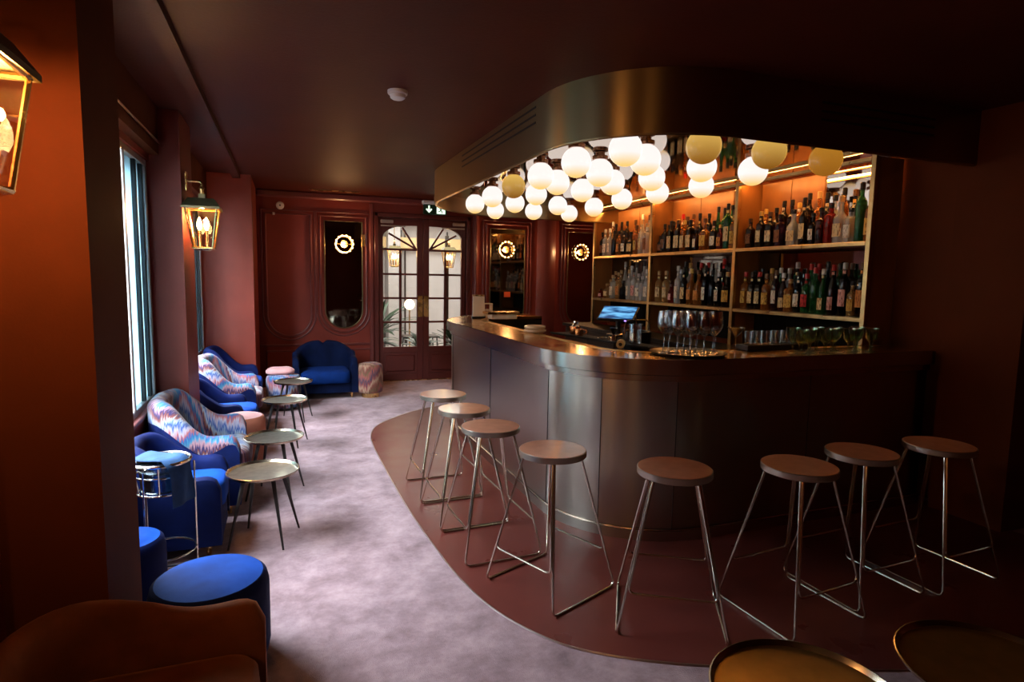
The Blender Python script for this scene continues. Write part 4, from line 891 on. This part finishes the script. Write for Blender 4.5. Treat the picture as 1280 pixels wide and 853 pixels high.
# ================================================================== SEATING
def chair_shell(W_, D_, arm, back, th, rc, lobes=False, roll=0.):
    """U-shaped shell open towards +x; returns outer shell and inner lining meshes"""
    xf = D_ / 2
    def path(off):
        x1, y1 = -D_ / 2 + off, W_ / 2 - off; r = max(rc - off, .02)
        segs = [('l', (xf, -y1), (x1 + r, -y1)), ('a', (x1 + r, -y1 + r), -PI / 2, -PI), ('l', (x1, -y1 + r), (x1, y1 - r)), ('a', (x1 + r, y1 - r), PI, PI / 2), ('l', (x1 + r, y1), (xf, y1))]
        P = []
        for sg in segs:
            if sg[0] == 'l':
                k = 14
                for i in range(k): u = i / k; P.append((sg[1][0] + (sg[2][0] - sg[1][0]) * u, sg[1][1] + (sg[2][1] - sg[1][1]) * u))
            else:
                k = 10
                for i in range(k): u = i / k; a = sg[2] + (sg[3] - sg[2]) * u; P.append((sg[1][0] + r * math.cos(a), sg[1][1] + r * math.sin(a)))
        P.append((xf, y1)); return P, r
    base, _ = path(0); inner, _ = path(th); mid, _ = path(th / 2); m1, _ = path(th * .14); m2, _ = path(th * .86)
    fr = .085
    H = []; DR = []
    for (x, y) in base:
        d = xf - x; u = max(0, min(1, (d / D_ - .30) / .62)); s = u * u * (3 - 2 * u)
        hh = arm + (back - arm) * s - .018 * math.sin(PI * min(1, d / (D_ * .5)))
        if lobes:
            v = abs(y) / (W_ / 2)
            if d > D_ * .55: hh = arm + (back - arm) * max(0, (1 - (v ** 2.4))) ** .6 - .035 * math.exp(-(y / .03) ** 2)
            hh = max(hh, arm)
        if d < fr: hh -= fr - math.sqrt(max(0, fr * fr - (fr - d) ** 2))
        H.append(hh); v_ = max(0, min(1, (d / D_ - .02) / .5)); DR.append(roll * (.15 * min(1, d / .1) + .85 * v_ * v_ * (3 - 2 * v_)))
    dist = [0]
    for a, b in zip(base, base[1:]): dist.append(dist[-1] + math.hypot(a[0] - b[0], a[1] - b[1]))
    def row(path_, dz): return [(x, y, h + dz) for (x, y), h in zip(path_, H)]
    def drow(path_, dz): return [(x, y, h + dz - q) for (x, y), h, q in zip(path_, H, DR)]
    low = [(x, y, .07) for x, y in base]
    shell = MB()
    shell.grid([low, [(x, y, (.07 + h - q) / 2) for (x, y), h, q in zip(base, H, DR)], drow(base, -.035)] + ([row(m1, -.012)] if not roll else []))
    for e in (0, -1):
        A, Bq = base[e], inner[e]
        pr = [(base[e][0], base[e][1], .07), row(base, -.035)[e], row(m1, -.012)[e], row(mid, 0)[e], row(m2, -.012)[e], row(inner, -.035)[e], (inner[e][0], inner[e][1], .07)]
        shell.add(pr, [tuple(range(len(pr)))])
    lin = MB()
    rows = ([drow(base, -.035), row(base, -.034)] if roll else []) + [row(m1, -.012), row(mid, 0), row(m2, -.012), row(inner, -.035), [(x, y, (h + .26) / 2) for (x, y), h in zip(inner, H)], [(x, y, .20) for x, y in inner]]
    vv = [[h for h in H], [h + .04 for h in H], [h + .08 for h in H], [h + .11 for h in H], [h + .11 + (h - .3) / 2 for h in H], [h + .11 + (h - .2) for h in H]]
    if roll: vv = [[h - .09 - q for h, q in zip(H, DR)], [h - .05 for h in H]] + vv
    lin.grid(rows, [[(dist[i], -q[i]) for i in range(len(dist))] for q in vv])
    return shell, lin, inner
def rounded_rect(x0, x1, y0, y1, r, k=6):
    out = []
    for cx, cy, a0 in ((x1 - r, y1 - r, 0), (x0 + r, y1 - r, PI / 2), (x0 + r, y0 + r, PI), (x1 - r, y0 + r, 3 * PI / 2)):
        for i in range(k + 1): a = a0 + PI / 2 * i / k; out.append((cx + r * math.cos(a), cy + r * math.sin(a)))
    return out
def cushion(M, x0, x1, y0, y1, r, z0, z1, puff=.012):
    """soft-edged pad"""
    def ring(ins, z): return [(x, y, z) for x, y in rounded_rect(x0 + ins, x1 - ins, y0 + ins, y1 - ins, max(r - ins, .01))]
    rings = [ring(.02, z0), ring(.004, z0 + .012), ring(0, (z0 + z1) / 2), ring(.004, z1 - .02), ring(.018, z1 - .005), ring(.05, z1 + puff * .5), ring(.12, z1 + puff)]
    n = len(rings[0]); o = len(M.v)
    uvs = [(p[0] * 1.0 + p[1], p[1] * .4 - p[0]) for rg in rings for p in rg]
    M.add([p for rg in rings for p in rg], [(i * n + k, i * n + (k + 1) % n, (i + 1) * n + (k + 1) % n, (i + 1) * n + k) for i in range(len(rings) - 1) for k in range(n)] + [tuple(range(n))[::-1], tuple((len(rings) - 1) * n + k for k in range(n))], uvs)
    return M
def armchair(name, label, cat, loc, rz, W_, D_, shell_m, lining_m, seat_m, arm=.50, back=.71, seat=.37, lobes=False, group=None, th=.075, over=.05, roll=0.):
    t = thing(name, label, cat, loc, rz, group)
    sh_, li, inner = chair_shell(W_, D_, arm, back, th, min(.26, W_ * .4), lobes, roll)
    sh_.build('shell', shell_m, t, smooth=50); li.build('lining', lining_m, t, smooth=60)
    cushion(MB(), -D_ / 2 + th, D_ / 2 + over, -W_ / 2 + th + .004, W_ / 2 - th - .004, .09, seat - .14, seat).build('seat_cushion', seat_m, t, smooth=50)
    MB().prism(rounded_rect(-D_ / 2 + th * .6, D_ / 2 - .004, -W_ / 2 + th * .6, W_ / 2 - th * .6, .06), .075, seat - .138).build('seat_base', shell_m, t)
    for sx in (-1, 1):
        for sy in (-1, 1): MB().lathe([(0, 0), (.012, 0), (.018, .08), (0, .08)], 10, c=(sx * (D_ / 2 - .07), sy * (W_ / 2 - .07), 0)).build('foot', brass, t)
    return t
X0, X1 = -.80, -.27
def ch(label, y0, y1, xf, shell_m, lining, seat_m, **k):
    armchair('armchair', label, 'armchair', ((X0 + xf) / 2, (y0 + y1) / 2, 0), 0, y1 - y0, xf - X0, shell_m, lining, seat_m, **k)
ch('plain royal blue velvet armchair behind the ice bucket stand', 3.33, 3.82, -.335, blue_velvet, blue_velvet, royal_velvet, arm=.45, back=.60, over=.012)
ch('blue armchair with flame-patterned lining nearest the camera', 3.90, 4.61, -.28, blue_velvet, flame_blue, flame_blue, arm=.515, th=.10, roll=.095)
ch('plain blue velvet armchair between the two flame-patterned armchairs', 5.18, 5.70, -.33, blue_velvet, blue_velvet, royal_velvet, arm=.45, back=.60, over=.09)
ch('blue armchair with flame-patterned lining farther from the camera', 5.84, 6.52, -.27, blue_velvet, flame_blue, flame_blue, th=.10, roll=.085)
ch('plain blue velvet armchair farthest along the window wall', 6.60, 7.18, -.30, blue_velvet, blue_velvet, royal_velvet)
# foreground chair, rust velvet, only its far arm and seat corner in the frame
armchair('armchair', 'rust velvet armchair in the bottom left corner foreground', 'armchair', (-.385, 1.58, 0), 0, .76, .61, rust_velvet, rust_velvet, rust_velvet, arm=.50, back=.575, seat=.355, over=-.012)
armchair('loveseat', 'dark blue velvet loveseat with two-lobed back against back wall', 'loveseat', (.43, 7.64, 0), -PI / 2, .74, .56, navy_velvet, navy_velvet, navy_seat, arm=.50, back=.66, seat=.33, lobes=True)

def pouf(name, label, loc, r, h, side_m, top_m=None, base_m=None):
    t = thing(name, label, 'ottoman', loc)
    z0 = .03 if not base_m else .055
    seg = [(0, z0), (r - .03, z0), (r - .008, z0 + .012), (r, z0 + .05), (r, h - .05), (r - .008, h - .018), (r - .022, h - .006)]
    n = 40; rows = []; uvs = []
    for q, z in seg:
        rows.append([(max(q, .001) * math.cos(2 * PI * k / n), max(q, .001) * math.sin(2 * PI * k / n), z) for k in range(n + 1)]); uvs.append([(2 * PI * k / n * r, z) for k in range(n + 1)])
    MB().grid(rows, uvs).build('body', side_m, t, smooth=50)
    rows = []; uvs = []
    for q, z in ((r - .022, h - .006), (r - .05, h), (r * .6, h + .006), (r * .3, h + .008), (.001, h + .008)):
        rows.append([(q * math.cos(2 * PI * k / n), q * math.sin(2 * PI * k / n), z) for k in range(n + 1)]); uvs.append([(q * math.cos(2 * PI * k / n), q * math.sin(2 * PI * k / n)) for k in range(n + 1)])
    MB().grid(rows, uvs).build('top_pad', top_m or side_m, t, smooth=60)
    MB().lathe([(0, 0), (r - .05, 0), (r - .05, z0), (0, z0)], 32).build('base', base_m or black, t)
    return t
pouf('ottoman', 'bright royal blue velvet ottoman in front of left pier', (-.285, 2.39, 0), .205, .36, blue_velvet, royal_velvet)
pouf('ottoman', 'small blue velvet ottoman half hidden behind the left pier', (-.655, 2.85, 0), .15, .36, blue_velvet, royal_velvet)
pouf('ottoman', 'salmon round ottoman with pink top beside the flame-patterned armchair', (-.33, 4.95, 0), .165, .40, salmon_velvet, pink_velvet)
pouf('ottoman', 'flame-patterned round ottoman with pillow left of the loveseat', (-.04, 6.98, 0), .18, .38, flame_blue, flame_blue)
t = tag(cushion(MB(), -.15, .15, -.13, .13, .1, 0, .055, .02).build('cushion', pink_velvet, None, smooth=50, loc=(-.07, 7.02, .389)), 'pink cushion lying on the flame-patterned ottoman', 'cushion')
pouf('stool', 'red flame-patterned stool with gold foot right of the loveseat', (.95, 7.42, 0), .155, .41, flame_red, flame_red, brass)

# ------------------------------------------------------------------ ice bucket stand with cloth
t = thing('ice_bucket_stand', 'chrome ring stand for an ice bucket behind the left pier', 'stand', (-.565, 3.15, 0))
def ring(r, z, rad): return MB().tube([(r * math.cos(k * PI / 18), r * math.sin(k * PI / 18), z) for k in range(36)], rad, 8, closed=True)
ring(.125, .60, .0085).build('top_ring', chrome, t); ring(.11, .54, .005).build('middle_ring', chrome, t); ring(.10, .455, .005).build('lower_ring', chrome, t)
ring(.135, .16, .005).build('base_ring', chrome, t); ring(.14, .012, .006).build('foot_ring', chrome, t)
for k in range(3):
    a = .15 + k * 2 * PI / 3; c, s = math.cos(a), math.sin(a)
    MB().tube([(.138 * c, .138 * s, .58), (.138 * c, .138 * s, .012)], .0045, 8).build('upright', chrome, t)
for k in range(6):
    a = .6 + k * PI / 3; c, s = math.cos(a), math.sin(a)
    MB().tube([(.122 * c, .122 * s, .60), (.098 * c, .098 * s, .455)], .0035, 6).build('cage_wire', chrome, t)
t = thing('ice_bucket', 'dark steel ice bucket hanging inside the ring stand', 'bucket', (-.565, 3.15, .44))
MB().lathe([(0, .02), (.085, .02), (.092, .15), (.10, .165), (.094, .165), (.084, .15), (.078, .03), (0, .03)], 28).build('bucket_body', mat('dark_steel', (.12, .15, .2), .25, 1), t)
# cloth draped over the ring
rows = []
for i in range(15):
    u = i / 14; r = []
    for k in range(9):
        v = k / 8 - .5
        if u < .45:
            q = u / .45; x = -.095 + .19 * q; z = .623 + .004 * math.sin(q * 5 + v * 6)
        else:
            q = (u - .45) / .55; x = .125 + .012 * q + .006 * math.sin(v * 9 + q * 3) ; z = .617 - .205 * q + .008 * v
            if q < .1: x = .095 + .3 * q
        r.append((x, -.02 + v * .145 * (1 - .1 * u) + .004 * math.sin(u * 9), z))
    rows.append(r)
back = [[(x - .004 if z < .615 else x, y, z - .004) for x, y, z in r] for r in rows]
cl = MB().grid(rows); cl.grid(back)
tag(cl.build('napkin', napkin_m, None, smooth=60, loc=(-.565, 3.15, 0), rot=(0, 0, -.55)), 'folded blue cloth draped over the ice bucket stand', 'cloth')
